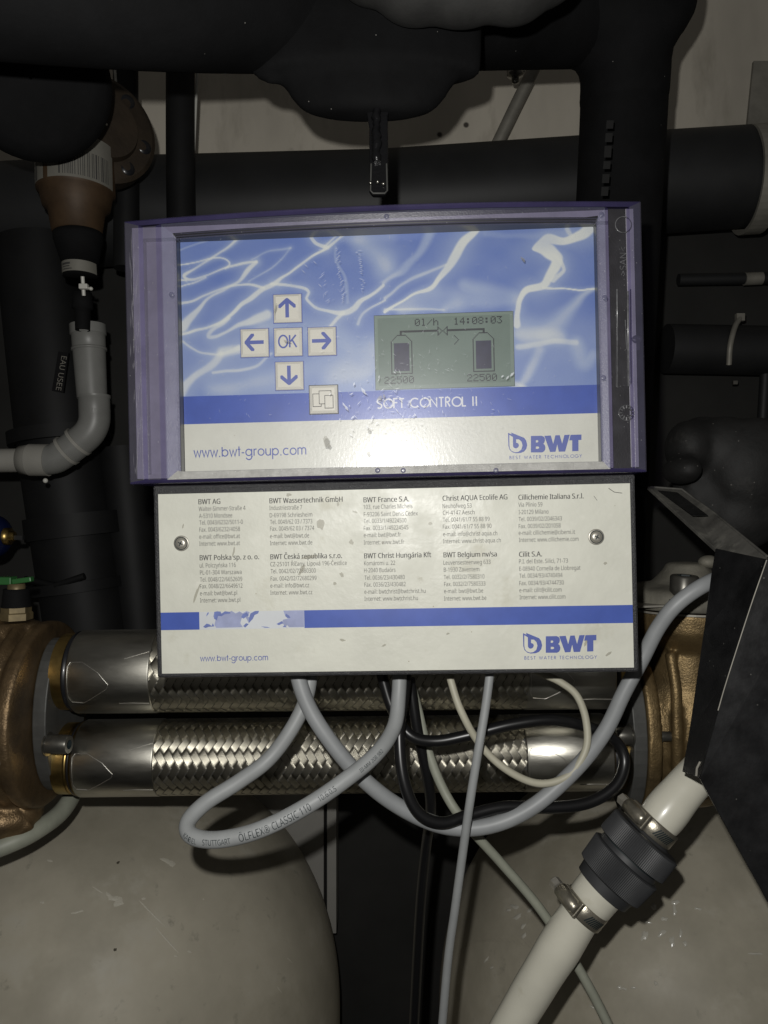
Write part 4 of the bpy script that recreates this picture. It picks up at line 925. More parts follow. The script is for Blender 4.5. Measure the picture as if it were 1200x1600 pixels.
S_B = [([(520, 60, 34), (440, 130, 54), (390, 210, 64), (350, 280, 48), (300, 340, 32), (260, 390, 26), (180, 420, 18), (90, 460, 16), (0, 520, 20)], .92, .45),
       ([(0, 440, 20), (60, 400, 16), (150, 340, 24), (250, 300, 22), (340, 255, 16)], .6, .9), ([(0, 355, 24), (50, 320, 28), (110, 285, 46), (180, 210, 46), (230, 130, 56), (260, 60, 60)], .55, 1.2),
       ([(1130, 60, 80), (1090, 100, 70), (1000, 130, 50), (900, 125, 66), (825, 172, 16), (890, 175, 90), (950, 230, 72), (920, 310, 62), (880, 370, 50), (790, 395, 44), (750, 450, 34), (740, 520, 36), (735, 590, 50)], .95, .4),
       ([(940, 210, 20), (990, 280, 24), (940, 340, 34)], .7, .6), ([(880, 385, 20), (980, 395, 12), (1080, 398, 12), (1160, 398, 14)], .85, .5),
       ([(1150, 400, 24), (1080, 440, 40), (1000, 530, 90), (900, 620, 140), (800, 640, 160)], .5, 1.4), ([(740, 712, 40), (850, 702, 34), (950, 680, 34), (1060, 690, 34)], .6, .9),
       ([(1060, 700, 90), (1100, 800, 90), (1150, 760, 60)], .5, 1.3), ([(860, 740, 60), (800, 850, 60), (760, 920, 50)], .5, 1.3), ([(740, 640, 60), (960, 660, 90)], .5, 1.4),
       ([(450, 390, 100), (600, 420, 120), (700, 450, 90), (300, 450, 140), (100, 500, 90)], .5, 1.2), ([(340, 500, 60), (400, 470, 100)], .4, 1.3),
       ([(0, 508, 14), (180, 500, 14), (330, 505, 14)], .6, .9), ([(720, 930, 70), (790, 950, 40)], .7, 1.0), ([(1010, 60, 30), (1040, 110, 24)], .5, .9),
       ([(1000, 90, 60), (750, 100, 30), (560, 90, 40)], .2, 1.4), ([(0, 200, 150), (0, 300, 120)], .3, 1.6)]
strokes = [([(280 + x / 3.75, 340 + y / 3.75, w_ / 3.75) for x, y, w_ in p], i_, s_) for p, i_, s_ in S_A] + \
          [([(600 + x / 3.53, 340 + y / 3.53, w_ / 3.53) for x, y, w_ in p], i_, s_) for p, i_, s_ in S_B]
def smooth_poly(p, n=8):
    q = [p[0]] + list(p) + [p[-1]]; out = []
    for i in range(1, len(q) - 2):
        a, b, c, d_ = [np.array(z, float) for z in q[i - 1:i + 3]]
        for k in range(n):
            t_ = k / n; out.append(.5 * ((2 * b) + (c - a) * t_ + (2 * a - 5 * b + 4 * c - d_) * t_ ** 2 + (3 * b - a - 3 * c + d_) * t_ ** 3))
    out.append(np.array(q[-2], float)); return np.array(out)
vb1 = rv(610.5, HP); vb2 = rv(654.5, HP)               # the blue band
NX, NY = 470, 190
us = np.linspace(pic[0], pic[1], NX); vs_ = np.linspace(pic[2], vb1, NY)
UU, VV = np.meshgrid(us, vs_)
ex, ez, en, o_ = [np.array(q) for q in (EX, EZ, EN, O)]
PT = o_ + UU[..., None] * ex + VV[..., None] * ez + HP * en
PXX = 600 + PT[..., 0] / PT[..., 1] * F; PYY = 800 - (PT[..., 2] - CAMZ) / PT[..., 1] * F
def lowfreq(nx, ny, k, seed):
    r_ = np.random.RandomState(seed); g = r_.rand(k + 3, 2 * k + 3); yi = np.linspace(0, k, ny); xi = np.linspace(0, 2 * k, nx)
    y0 = yi.astype(int); x0 = xi.astype(int); fy = (yi - y0)[:, None]; fx = (xi - x0)[None]; fy = fy * fy * (3 - 2 * fy); fx = fx * fx * (3 - 2 * fx)
    return (g[y0][:, x0] * (1 - fy) + g[y0 + 1][:, x0] * fy) * (1 - fx) + (g[y0][:, x0 + 1] * (1 - fy) + g[y0 + 1][:, x0 + 1] * fy) * fx
wob = 2.0 * (lowfreq(NX, NY, 14, 3) - .5), 2.0 * (lowfreq(NX, NY, 14, 4) - .5)
QX, QY = PXX + wob[0] * 2.0, PYY + wob[1] * 2.0
modn = lowfreq(NX, NY, 9, 8)
lum = .14 * lowfreq(NX, NY, 4, 1) + .10 * lowfreq(NX, NY, 11, 2) + .16 * np.clip((PYY - 470) / 130, 0, 1)
for pts, inten, soft in strokes:
    sp_ = smooth_poly(pts); best = np.full(QX.shape, 9.0)
    for i in range(len(sp_) - 1):
        a, b = sp_[i], sp_[i + 1]; dx, dy = b[0] - a[0], b[1] - a[1]; l2 = dx * dx + dy * dy + 1e-9
        t_ = np.clip(((QX - a[0]) * dx + (QY - a[1]) * dy) / l2, 0, 1)
        w_ = np.maximum(.8, (a[2] + (b[2] - a[2]) * t_) * .42)
        best = np.minimum(best, np.hypot(QX - a[0] - t_ * dx, QY - a[1] - t_ * dy) / w_)
    sft = np.clip(soft * 1.25, .5, 2); g = np.clip((1 + sft * .5 - best) / sft, 0, 1); g = g * g * (3 - 2 * g) * inten * (.62 + .45 * modn)
    lum = 1 - (1 - lum) * (1 - g)
    if soft < 1: lum = 1 - (1 - lum) * (1 - .32 * inten * np.exp(-(best / 3.2) ** 2))
lum = np.clip(lum + .035 * (rng.rand(NY, NX) - .5), 0, 1)[..., None]
c0, c1, c2 = np.array((.105, .17, .44)), np.array((.29, .36, .54)), np.array((.66, .68, .63))
colr_ = np.where(lum < .5, c0 + (c1 - c0) * lum * 2, c1 + (c2 - c1) * (lum - .5) * 2)
verts = PT.reshape(-1, 3)
idx = np.arange(NX * NY).reshape(NY, NX)
faces = np.stack([idx[:-1, :-1], idx[1:, :-1], idx[1:, 1:], idx[:-1, 1:]], -1).reshape(-1, 4)
n0 = len(verts)
ev = []
for (va, vb_) in ((vb1, vb2), (vb2, pic[3])):
    ev += [Lp(pic[0], va, HP), Lp(pic[1], va, HP), Lp(pic[1], vb_, HP), Lp(pic[0], vb_, HP)]
allv = np.vstack([verts, np.array([list(p) for p in ev])]) - np.array(root_loc(CU))
me = bpy.data.meshes.new('front_panel')
me.from_pydata(allv.tolist(), [], faces.tolist() + [[n0, n0 + 3, n0 + 2, n0 + 1], [n0 + 4, n0 + 7, n0 + 6, n0 + 5]])
for m_ in (M['water'], M['band'], M['cream']): me.materials.append(m_)
mi_ = np.zeros(len(faces) + 2, int); mi_[-2] = 1; mi_[-1] = 2; me.polygons.foreach_set('material_index', mi_)
ca = me.color_attributes.new('print', 'FLOAT_COLOR', 'POINT')
cc = np.ones((len(allv), 4)); cc[:n0, :3] = colr_.reshape(-1, 3); ca.data.foreach_set('color', cc.ravel()); me.update()
panel = bpy.data.objects.new('front_panel', me); COL.objects.link(panel); panel.parent = CU
# ---- lettering helpers
def put_text(mb, body, x0, y0, x1, y1, cap, h, mi=0, bold=0.0):
    """baseline from photo (x0,y0) to (x1,y1), capital height in px, on the plane h"""
    v, f, wd = glyphs(body); a = Vector(U(x0, y0, h)); b = Vector(U(x1, y1, h)); k = (b - a).length / wd; kc = cap * (b - a).length / (math.hypot(x1 - x0, y1 - y0)) / CAPH
    for n_, sh in enumerate((0, bold) if bold else (0,)):
        mb.add([Lp(a.x + (x + sh) * k, a.y + y * kc, h + n_ * .00002) for x, y in v], f, mi)
def arc(cx, cy, r, a0, a1, n=18, ry=None):
    ry = ry or r; return [(cx + r * math.cos(R(a0 + (a1 - a0) * i / n)), cy + ry * math.sin(R(a0 + (a1 - a0) * i / n))) for i in range(n + 1)]
X = .62
GL = {'w': (.72, [[(0.02, X), (.19, 0), (.36, .56), (.53, 0), (.70, X)]]), 'b': (.68, [[(.06, PD), (.06, 0)], arc(.33, .31, .28, 0, 360, 28)]),
      't': (.27, [[(.13, .86), (.13, 0)], [(0, X - .02), (.27, X - .02)]]), '-': (.3, [[(.02, .29), (.27, .29)]]),
      'g': (.70, [arc(.33, .31, .28, 0, 360, 28), [(.62, X), (.62, -.05)] + arc(.34, -.05, .28, 0, -160, 14)]), 'r': (.32, [[(.06, X), (.06, 0)], arc(.25, .40, .19, 175, 70, 8)]),
      'o': (.66, [arc(.33, .31, .28, 0, 360, 28)]), 'u': (.56, [[(.05, X), (.05, .24)] + arc(.27, .24, .22, 180, 360, 14), [(.49, X), (.49, 0)]]),
      'p': (.68, [[(.06, X), (.06, -.34)], arc(.33, .31, .28, 0, 360, 28)]), '.': (.20, [[(.09, -.04), (.09, .07)]]),
      'c': (.58, [arc(.33, .31, .28, 48, 312, 22)]), 'm': (.86, [[(.05, X), (.05, 0)], arc(.235, .42, .185, 180, 0, 12) + [(.42, 0)], arc(.605, .42, .185, 180, 0, 12) + [(.79, 0)]]),
      'S': (.52, [arc(.25, .74, .2, 40, 270, 14, .22) + arc(.25, .26, .23, 90, -140, 14)]), 'O': (PD + .012, [arc(.51, .49, .46, 0, 360, 36)]),
      'F': (.48, [[(.07, 0), (.07, .98), (.44, .98)], [(.07, .56), (.42, .56)]]), 'T': (.48, [[(.24, 0), (.24, .98)], [(0, .96), (.48, .96)]]),
      'C': (.86, [arc(.51, .49, .46, 48, 312, 30)]), 'N': (.78, [[(.07, 0), (.07, .94), (.69, .05), (.69, .98)]]),
      'R': (.54, [[(.07, 0), (.07, .98)], [(.07, .96), (.24, .96)] + arc(.24, .73, .23, 90, -90, 12) + [(.07, .5)], [(.22, .5), (.49, 0)]]),
      'L': (.44, [[(.07, .98), (.07, .03), (.42, .03)]]), 'I': (.20, [[(.1, 0), (.1, .98)]]), ' ': (.32, []),
      'B': (.54, [[(.07, 0), (.07, .98)], [(.07, .96), (.25, .96)] + arc(.25, .75, .21, 90, -90, 10) + [(.07, .54)], [(.25, .54)] + arc(.25, .285, .255, 90, -90, 10) + [(.07, .03)]]),
      'E': (.5, [[(.45, .96), (.07, .96), (.07, .03), (.46, .03)], [(.07, .52), (.42, .52)]]), 'W': (.96, [[(.02, .98), (.25, .03), (.48, .9), (.71, .03), (.94, .98)]]),
      'A': (.74, [[(.03, 0), (.37, .95), (.71, 0)], [(.16, .33), (.58, .33)]]), 'H': (.7, [[(.07, 0), (.07, .98)], [(.63, 0), (.63, .98)], [(.07, .52), (.63, .52)]]),
      'G': (.92, [arc(.51, .49, .46, 48, 340, 30) + [(.95, .46), (.58, .46)]]), 'Y': (.6, [[(.03, .98), (.3, .5), (.3, 0)], [(.57, .98), (.3, .5)]]), 'K': (.58, [[(.07, 0), (.07, .98)], [(.52, .98), (.09, .47)], [(.2, .56), (.56, 0)]])}
def ribbon(mb, pts, wd, T, lift, mi):
    n = len(pts); vs = []
    for i, p in enumerate(pts):
        a = Vector(pts[max(i - 1, 0)]); b = Vector(pts[min(i + 1, n - 1)]); p = Vector(p)
        d1 = (p - a).normalized() if i else (b - p).normalized(); d2 = (b - p).normalized() if i < n - 1 else d1
        tn = (d1 + d2); tn = tn.normalized() if tn.length > 1e-6 else d1; nn = Vector((-tn.y, tn.x)); m_ = 1 / max(.45, nn.dot(Vector((-d1.y, d1.x))))
        vs += [p + nn * wd / 2 * m_, p - nn * wd / 2 * m_]
    mb.add([T(q.x, q.y, lift) for q in vs], [(2 * i, 2 * i + 2, 2 * i + 3, 2 * i + 1) for i in range(n - 1)], mi)
def futura(mb, body, x0, y0, x1, y1, cap, h, wd=.1, mi=0, sp=.08, narrow=1.0):
    adv = sum(GL[c][0] + sp for c in body) - sp; a = Vector(U(x0, y0, h)); b = Vector(U(x1, y1, h)); Lw = (b - a).length
    k = Lw / adv; kc = cap * Lw / math.hypot(x1 - x0, y1 - y0); x = 0; li = 0
    for c in body:
        for st in GL[c][1]:
            li += 1; lift = h + .00003 * (li % 5)
            # stroke in a space with cap = 1 so that stroke width stays even
            pts = [((x + p[0]) * k / kc, p[1]) for p in st]
            ribbon(mb, pts, wd, lambda q, r_, l_: Lp(a.x + q * kc, a.y + r_ * kc, l_), lift, mi)
        x += GL[c][0] + sp
LOGO_B = [[(420, 220), (540, 218), (562, 228), (574, 246), (575, 270), (570, 290), (558, 304), (574, 322), (581, 345), (578, 370), (566, 390), (545, 402), (420, 402)],
          [(475, 268), (475, 292), (492, 292), (501, 286), (502, 274), (494, 267)], [(475, 337), (475, 362), (498, 362), (511, 355), (511, 343), (500, 336)]]
LOGO_W = [[(568, 219), (640, 215), (667, 308), (690, 213), (738, 211), (765, 304), (790, 209), (850, 206), (798, 392), (728, 394), (711, 312), (692, 394), (632, 398)]]
LOGO_T = [[(858, 208), (978, 204), (978, 264), (945, 265), (945, 386), (876, 389), (876, 268), (843, 269)]]
LOGO_D = [[(168, 185), (206, 202), (203, 182), (270, 210), (345, 240), (368, 270), (380, 320), (370, 362), (345, 392), (310, 407), (255, 411), (215, 400), (185, 372), (172, 330)],
          [(183, 208), (222, 232), (223, 332), (232, 350), (256, 358), (280, 345), (289, 322), (280, 302), (258, 294), (257, 256), (290, 258), (318, 285), (328, 325), (315, 370), (280, 396), (245, 400), (208, 386), (188, 358), (183, 320)]]
def logo(parent, h, sx=0, sy=0):
    mb = MB()
    for polys in (LOGO_D, LOGO_B, LOGO_W, LOGO_T):
        flat = [[Vector((x, y, 0)) for x, y in q] for q in polys]; tri = geometry.tessellate_polygon(flat); pts = [p for q in flat for p in q]
        mb.add([Lp(*U(770 + p.x / 7.06 + sx, 650 + p.y / 7.06 + sy, h), h) for p in pts], [tuple(t_) for t_ in tri])
    futura(mb, 'BEST WATER TECHNOLOGY', 796 + sx, 717.6 + sy, 909 + sx, 713.6 + sy, 5.0, h, .14, sp=.3)
    return mb.build('logo', M['ink_blue'], parent)
h1 = HP + .00012
mb = MB(); futura(mb, 'www.bwt-group.com', 303, 714.5, 479, 713.2, 17.5, h1, .10); mb.build('web_address', M['ink_blue'], panel)
mb = MB(); futura(mb, 'SOFT CONTROL II', 589, 638.5, 746, 635.5, 15.2, h1, .145, sp=.13); mb.build('title_lettering', M['ink_white'], panel)
logo(panel, h1)
# ---- buttons
def button(cx, cy, kind):
    hw = 22.2; h = HP + .0011
    u0, v0 = U(cx, cy, h); w_ = hw * .4 / F * 1.015
    mb = MB(); e = w_ * .80
    b0 = [Lp(u0 + a * w_, v0 + b * w_, HP + .0002) for a, b in ((-1, -1), (1, -1), (1, 1), (-1, 1))]
    b1 = [Lp(u0 + a * w_ * .985, v0 + b * w_ * .985, HP + .0010) for a, b in ((-1, -1), (1, -1), (1, 1), (-1, 1))]
    b2 = [Lp(u0 + a * e, v0 + b * e, HP + .0019) for a, b in ((-1, -1), (1, -1), (1, 1), (-1, 1))]
    vs = b0 + b1 + b2; fs = []
    for k in (0, 4): fs += [(k + i, k + (i + 1) % 4, k + 4 + (i + 1) % 4, k + 4 + i) for i in range(4)]
    fs.append((8, 9, 10, 11)); mb.add(vs, fs)
    o = mb.build('button', M['button'], panel, bevel=.0003)
    fr = MB(); ow = w_ * 1.045
    fr.add([Lp(u0 + a * ow, v0 + b * ow, HP + .00010) for a, b in ((-1, -1), (1, -1), (1, 1), (-1, 1))], [(0, 1, 2, 3)], 0)
    hs = HP + .0021; k = .4 / F
    def T(x, y, l): return Lp(u0 + x * k, v0 + y * k, l)
    if kind in 'udlr':
        rot = {'u': 0, 'l': 1, 'd': 2, 'r': 3}[kind]
        def TR(x, y, l):
            for _ in range(rot): x, y = -y, x
            return T(x, y, l)
        ar = [(-2.9, -15.5), (2.9, -15.5), (2.9, 6.5), (10.8, -.6), (13.8, 0.2), (13.8, 4.6), (1.4, 15.2), (-1.4, 15.2), (-13.8, 4.6), (-13.8, .2), (-10.8, -.6), (-2.9, 6.5)]
        tri = geometry.tessellate_polygon([[Vector((x, y, 0)) for x, y in ar]]); fr.add([TR(x, y, hs) for x, y in ar], [tuple(t_) for t_ in tri])
    elif kind == 'o':
        ribbon(fr, [(p[0] * 7 - 7.2, p[1] * 9.6) for p in arc(0, 0, 1, 0, 360, 30)], 2.6, T, hs, 0)
        for st in ([(3.2, -9.6), (3.2, 9.8)], [(13.2, 9.8), (4.2, -.8)], [(7, 2.4), (14.0, -9.6)]): ribbon(fr, st, 2.6, T, hs + .00002 * len(st) + .00001 * st[0][0], 0)
    else:
        for k_, (x0, y0, x1, y1) in enumerate([(-17, -12, -3, 9), (-7, -8, 13, 13.5), (2, -15, 16, 6)]):
            l = hs + k_ * .00012
            fr.add([T(x0, y0, l), T(x1, y0, l), T(x1, y1, l), T(x0, y1, l)], [(0, 1, 2, 3)], 0); q = 1.0
            fr.add([T(x0 + q, y0 + q, l + .00005), T(x1 - q, y0 + q, l + .00005), T(x1 - q, y1 - q, l + .00005), T(x0 + q, y1 - q, l + .00005)], [(0, 1, 2, 3)], 1)
    s_ = fr.build('button_symbol', [M['ink_blue'] if kind != 'm' else M['ink_bold'], M['button']], o)
    o['label'] = {'u': 'white key with an up arrow', 'd': 'white key with a down arrow', 'l': 'white key with a left arrow', 'r': 'white key with a right arrow', 'o': 'white key reading OK', 'm': 'white key with three overlapping pages'}[kind]
for a in [(449, 481.5, 'u'), (397.5, 535.5, 'l'), (450, 534, 'o'), (503, 533, 'r'), (452, 587, 'd'), (505.5, 624, 'm')]: button(*a)
# ---- LCD
hs = HP + .0003
mb = MB(); q = [U(584, 493, hs), U(801.5, 487, hs), U(804, 603, hs), U(588, 609, hs)]
ul = (q[0][0] + q[3][0]) / 2; ur = (q[1][0] + q[2][0]) / 2; vt = (q[0][1] + q[1][1]) / 2; vb_ = (q[2][1] + q[3][1]) / 2
def quad(mb, u0, u1, v0, v1, h, mi=0): mb.add([Lp(u0, v0, h), Lp(u1, v0, h), Lp(u1, v1, h), Lp(u0, v1, h)], [(0, 1, 2, 3)], mi)
quad(mb, ul, ur, vt, vb_, hs, 0)
q = [U(590.6, 498, hs), U(796, 492.5, hs), U(797, 596, hs), U(593, 602, hs)]
al = (q[0][0] + q[3][0]) / 2; ar_ = (q[1][0] + q[2][0]) / 2; at = (q[0][1] + q[1][1]) / 2; ab = (q[2][1] + q[3][1]) / 2
quad(mb, al - .0003, ar_ + .0003, at + .0003, ab - .0003, hs + .00008, 1)
e = .0002
for (a, b, c, d_) in [(ul - e, ur + e, vt + e, vt), (ul - e, ur + e, vb_, vb_ - e), (ul - e, ul, vt, vb_), (ur, ur + e, vt, vb_)]: quad(mb, a, b, c, d_, hs + .00004, 2)
screen = mb.build('screen', [M['lcd'], M['lcd_in'], M['gasket']], panel)
F57 = {'0': ['01110', '10001', '10011', '10101', '11001', '10001', '01110'], '1': ['00100', '01100', '00100', '00100', '00100', '00100', '01110'], '2': ['01110', '10001', '00001', '00110', '01000', '10000', '11111'],
       '3': ['11111', '00010', '00100', '00010', '00001', '10001', '01110'], '4': ['00010', '00110', '01010', '10010', '11111', '00010', '00010'], '5': ['11111', '10000', '11110', '00001', '00001', '10001', '01110'],
       '8': ['01110', '10001', '10001', '01110', '10001', '10001', '01110'], ':': ['00000', '01100', '01100', '00000', '01100', '01100', '00000'], 'l': ['01100', '00100', '00100', '00100', '00100', '00100', '01110'],
       '/': ['00000', '00001', '00010', '00100', '01000', '10000', '00000'], 'h': ['10000', '10000', '10110', '11001', '10001', '10001', '10001']}
bits = np.zeros((64, 128), int)
def wr(s_, c, r_):
    for k, ch in enumerate(s_):
        for y in range(7):
            for x in range(5):
                if F57[ch][y][x] == '1': bits[r_ + y, c + 6 * k + x] = 1
wr('0l/h', 36, 1); wr('14:08:03', 74, 1); wr('22500', 5, 56); wr('22500', 86, 56)
def ln(x0, y0, x1, y1):
    n = max(abs(x1 - x0), abs(y1 - y0), 1)
    for i in range(n + 1): bits[round(y0 + (y1 - y0) * i / n), round(x0 + (x1 - x0) * i / n)] = 1
for o0 in (12, 92):
    ln(o0, 22, o0, 53); ln(o0 + 20, 22, o0 + 20, 53); ln(o0, 53, o0 + 20, 53); ln(o0, 22, o0 + 6, 16); ln(o0 + 20, 22, o0 + 14, 16); ln(o0 + 6, 16, o0 + 14, 16)
ln(21, 15, 21, 12); ln(22, 15, 22, 12)
for rrow in (12, 13): ln(21, rrow, 57, rrow); ln(68, rrow, 103, rrow)
ln(102, 15, 102, 12); ln(103, 15, 103, 12)
for a in ((58, 9, 67, 17), (58, 17, 67, 9), (58, 9, 58, 17), (67, 9, 67, 17)): ln(*a)
ln(74, 18, 78, 22); ln(78, 22, 74, 26)
pu = (ar_ - al) / 128; pv = (ab - at) / 64; mb = MB()
for y in range(64):
    for x in range(128):
        if bits[y, x]: quad(mb, al + x * pu, al + (x + 1.0) * pu, at + y * pv, at + (y + 1.0) * pv, hs + .0002)
mb.build('display_dots', M['lcd_ink'], screen)
mb = MB()
for o0 in (15, 95): quad(mb, al + o0 * pu, al + (o0 + 15) * pu, at + 24 * pv, at + 51 * pv, hs + .0002)
mb.build('fill_level', M['lcd_fill'], screen)
# ---- base housing behind the cover
mb = MB(); bb = inset(out, .004, .004, .004, .004)
c = Lp((bb[0] + bb[1]) / 2, (bb[2] + bb[3]) / 2, -.042); RM = Matrix((EX, -EN, EZ)).transposed()
mb.box(c, bb[1] - bb[0], .05, bb[2] - bb[3], RM); mb.build('housing', M['housing'], CU, bevel=.002)
mb = MB(); q_ = []                                     # pale inner frame seen through the cover
i0 = inset(out, .0035, .0035, .0030, .0030); i1 = (op[0] + .0004, op[1] - .0004, op[2] - .0004, op[3] + .0004)
loft(mb, i0, -.016, i0, -.0042, 0); ia = inset(i0, .006, .006, .006, .0022); ib = inset(i0, .0065, .0065, .0065, .0025)
loft(mb, i0, -.0042, ia, -.0042, 0)
loft(mb, ia, -.0042, ib, -.0085, 0); loft(mb, ib, -.0085, i1, -.0085, 0)
mb.build('inner_frame', mat('grey_inner_frame', (.50, .49, .54), .5, var=.15, vscale=60), CU)
mb = MB()
def strip_scuff(px, py, ln_, wd_, hf):
    u, v = U(px, py, 0); h = hf(u); u, v = U(px, py, h); k = .4 / F; l_, w_ = ln_ * k / 2, wd_ * k / 2; sl = random.gauss(0, .03)
    mb.add([Lp(u - w_ * .3 - l_ * sl, v - l_, h), Lp(u + w_, v - l_ * .2, h), Lp(u + l_ * sl, v + l_, h), Lp(u - w_, v + l_ * .1, h)], [(0, 1, 2, 3)])
hs_ = lambda u: bow(u) - .0004
for _ in range(70):
    y_ = random.uniform(375, 735); strip_scuff(random.gauss(208 + (y_ - 375) * .024, 3.2), y_, random.uniform(6, 40), random.uniform(.5, 1.5), hs_)
mb.build('edge_scuff', see_through_mark('pale_edge_scuff', (.42, .41, .46), .24), cover)['kind'] = 'stuff'
# ---- lower box with the address plate
HB = -.0165
def mu(a, b, h): return (U(*a, h)[0] + U(*b, h)[0]) / 2
def mv(a, b, h): return (U(*a, h)[1] + U(*b, h)[1]) / 2
lb_ = (mu((239.5, 770), (245, 1058), HB), mu((992, 760), (1000, 1050), HB), mv((240, 756), (994, 742), HB), mv((245, 1059), (1001, 1050.5), HB))
pl_ = (mu((247, 770), (254, 1050), HB), mu((986, 758), (988, 1043), HB), mv((247, 770.5), (986, 757), HB), mv((254, 1051.5), (988, 1043.5), HB))
c = Lp((lb_[0] + lb_[1]) / 2, (lb_[2] + lb_[3]) / 2, HB - .0325)
mb = MB().box(c, lb_[1] - lb_[0], .065, lb_[2] - lb_[3], RM); lbox = mb.build('terminal_box', M['box_black'], CU, bevel=.0012)
mb = MB()
mb.box(Lp((lb_[0] + lb_[1]) / 2, lb_[2] - .0022, HB + .0004), (lb_[1] - lb_[0]) * .995, .001, .0006, RM); mb.build('top_ridge', M['box_black'], lbox)
HL = HB + .0005
mb = MB(); vbt, vbb = mv((600, 951.5), (600, 951.5), HL), mv((600, 979.3), (600, 979.3), HL)
um0, um1 = mu((311.5, 968), (311.5, 968), HL), mu((475.5, 966), (475.5, 966), HL)
quad(mb, pl_[0], pl_[1], pl_[2], pl_[3], HL, 0)
plate_edge = mb.add([Lp(pl_[i], pl_[j], hh) for hh in (HL, HB) for i, j in ((0, 2), (1, 2), (1, 3), (0, 3))], [(0, 1, 5, 4), (1, 2, 6, 5), (2, 3, 7, 6), (3, 0, 4, 7)])
quad(mb, pl_[0], um0, vbt, vbb, HL + .00006, 1); quad(mb, um1, pl_[1], vbt, vbb, HL + .00006, 1); quad(mb, um0, um1, vbt, vbb, HL + .00006, 2)
plate = mb.build('address_plate', [M['paper'], M['band'], M['map_pale']], CU)
def cr(x, y): return 240 + x / 3.158, 740 + y / 3.158
mb = MB()
def poly_px(mb, pts, h, mi=0):
    tri = geometry.tessellate_polygon([[Vector((x, y, 0)) for x, y in pts]]); mb.add([Lp(*U(*cr(x, y), h), h) for x, y in pts], [tuple(t_) for t_ in tri], mi)
poly_px(mb, [(300, 682), (318, 678), (340, 692), (352, 679), (372, 684), (384, 677), (405, 690), (424, 680), (440, 690), (458, 678), (474, 684), (466, 704), (478, 716), (470, 738), (458, 716), (446, 700), (434, 716), (428, 738), (440, 758), (360, 760), (310, 761), (300, 748), (306, 720), (294, 706)], HL + .00012, 0)
poly_px(mb, [(640, 676), (742, 674), (743, 757), (668, 758), (660, 748), (648, 756), (640, 742), (628, 740), (640, 720), (662, 716), (648, 700)], HL + .00012, 0)
for p_ in ([(300, 682), (330, 680), (334, 692), (352, 679), (376, 682), (380, 690), (350, 694), (336, 704), (318, 702), (312, 724), (298, 716)], [(478, 690), (500, 678), (520, 677), (516, 690), (498, 698), (490, 716), (470, 738), (470, 716)],
           [(440, 694), (460, 684), (470, 700), (456, 706), (444, 716), (432, 708)], [(652, 690), (668, 700), (676, 712), (660, 712), (650, 704)], [(606, 742), (632, 728), (640, 738), (618, 748)], [(530, 754), (560, 756), (576, 761), (548, 760)],
           [(244, 756), (262, 740), (276, 744), (286, 752), (292, 738), (300, 754), (272, 756), (256, 762)], [(262, 694), (270, 682), (272, 690), (260, 706)], [(442, 752), (456, 738), (470, 742), (452, 760)], [(636, 757), (646, 748), (658, 758)]):
    poly_px(mb, p_, HL + .00018, 1)
mb.build('map_print', [M['map_lilac'], mat('blue_map_print', (.14, .18, .42), .45, var=.2, vscale=150)], plate)
hl = HL + .00012
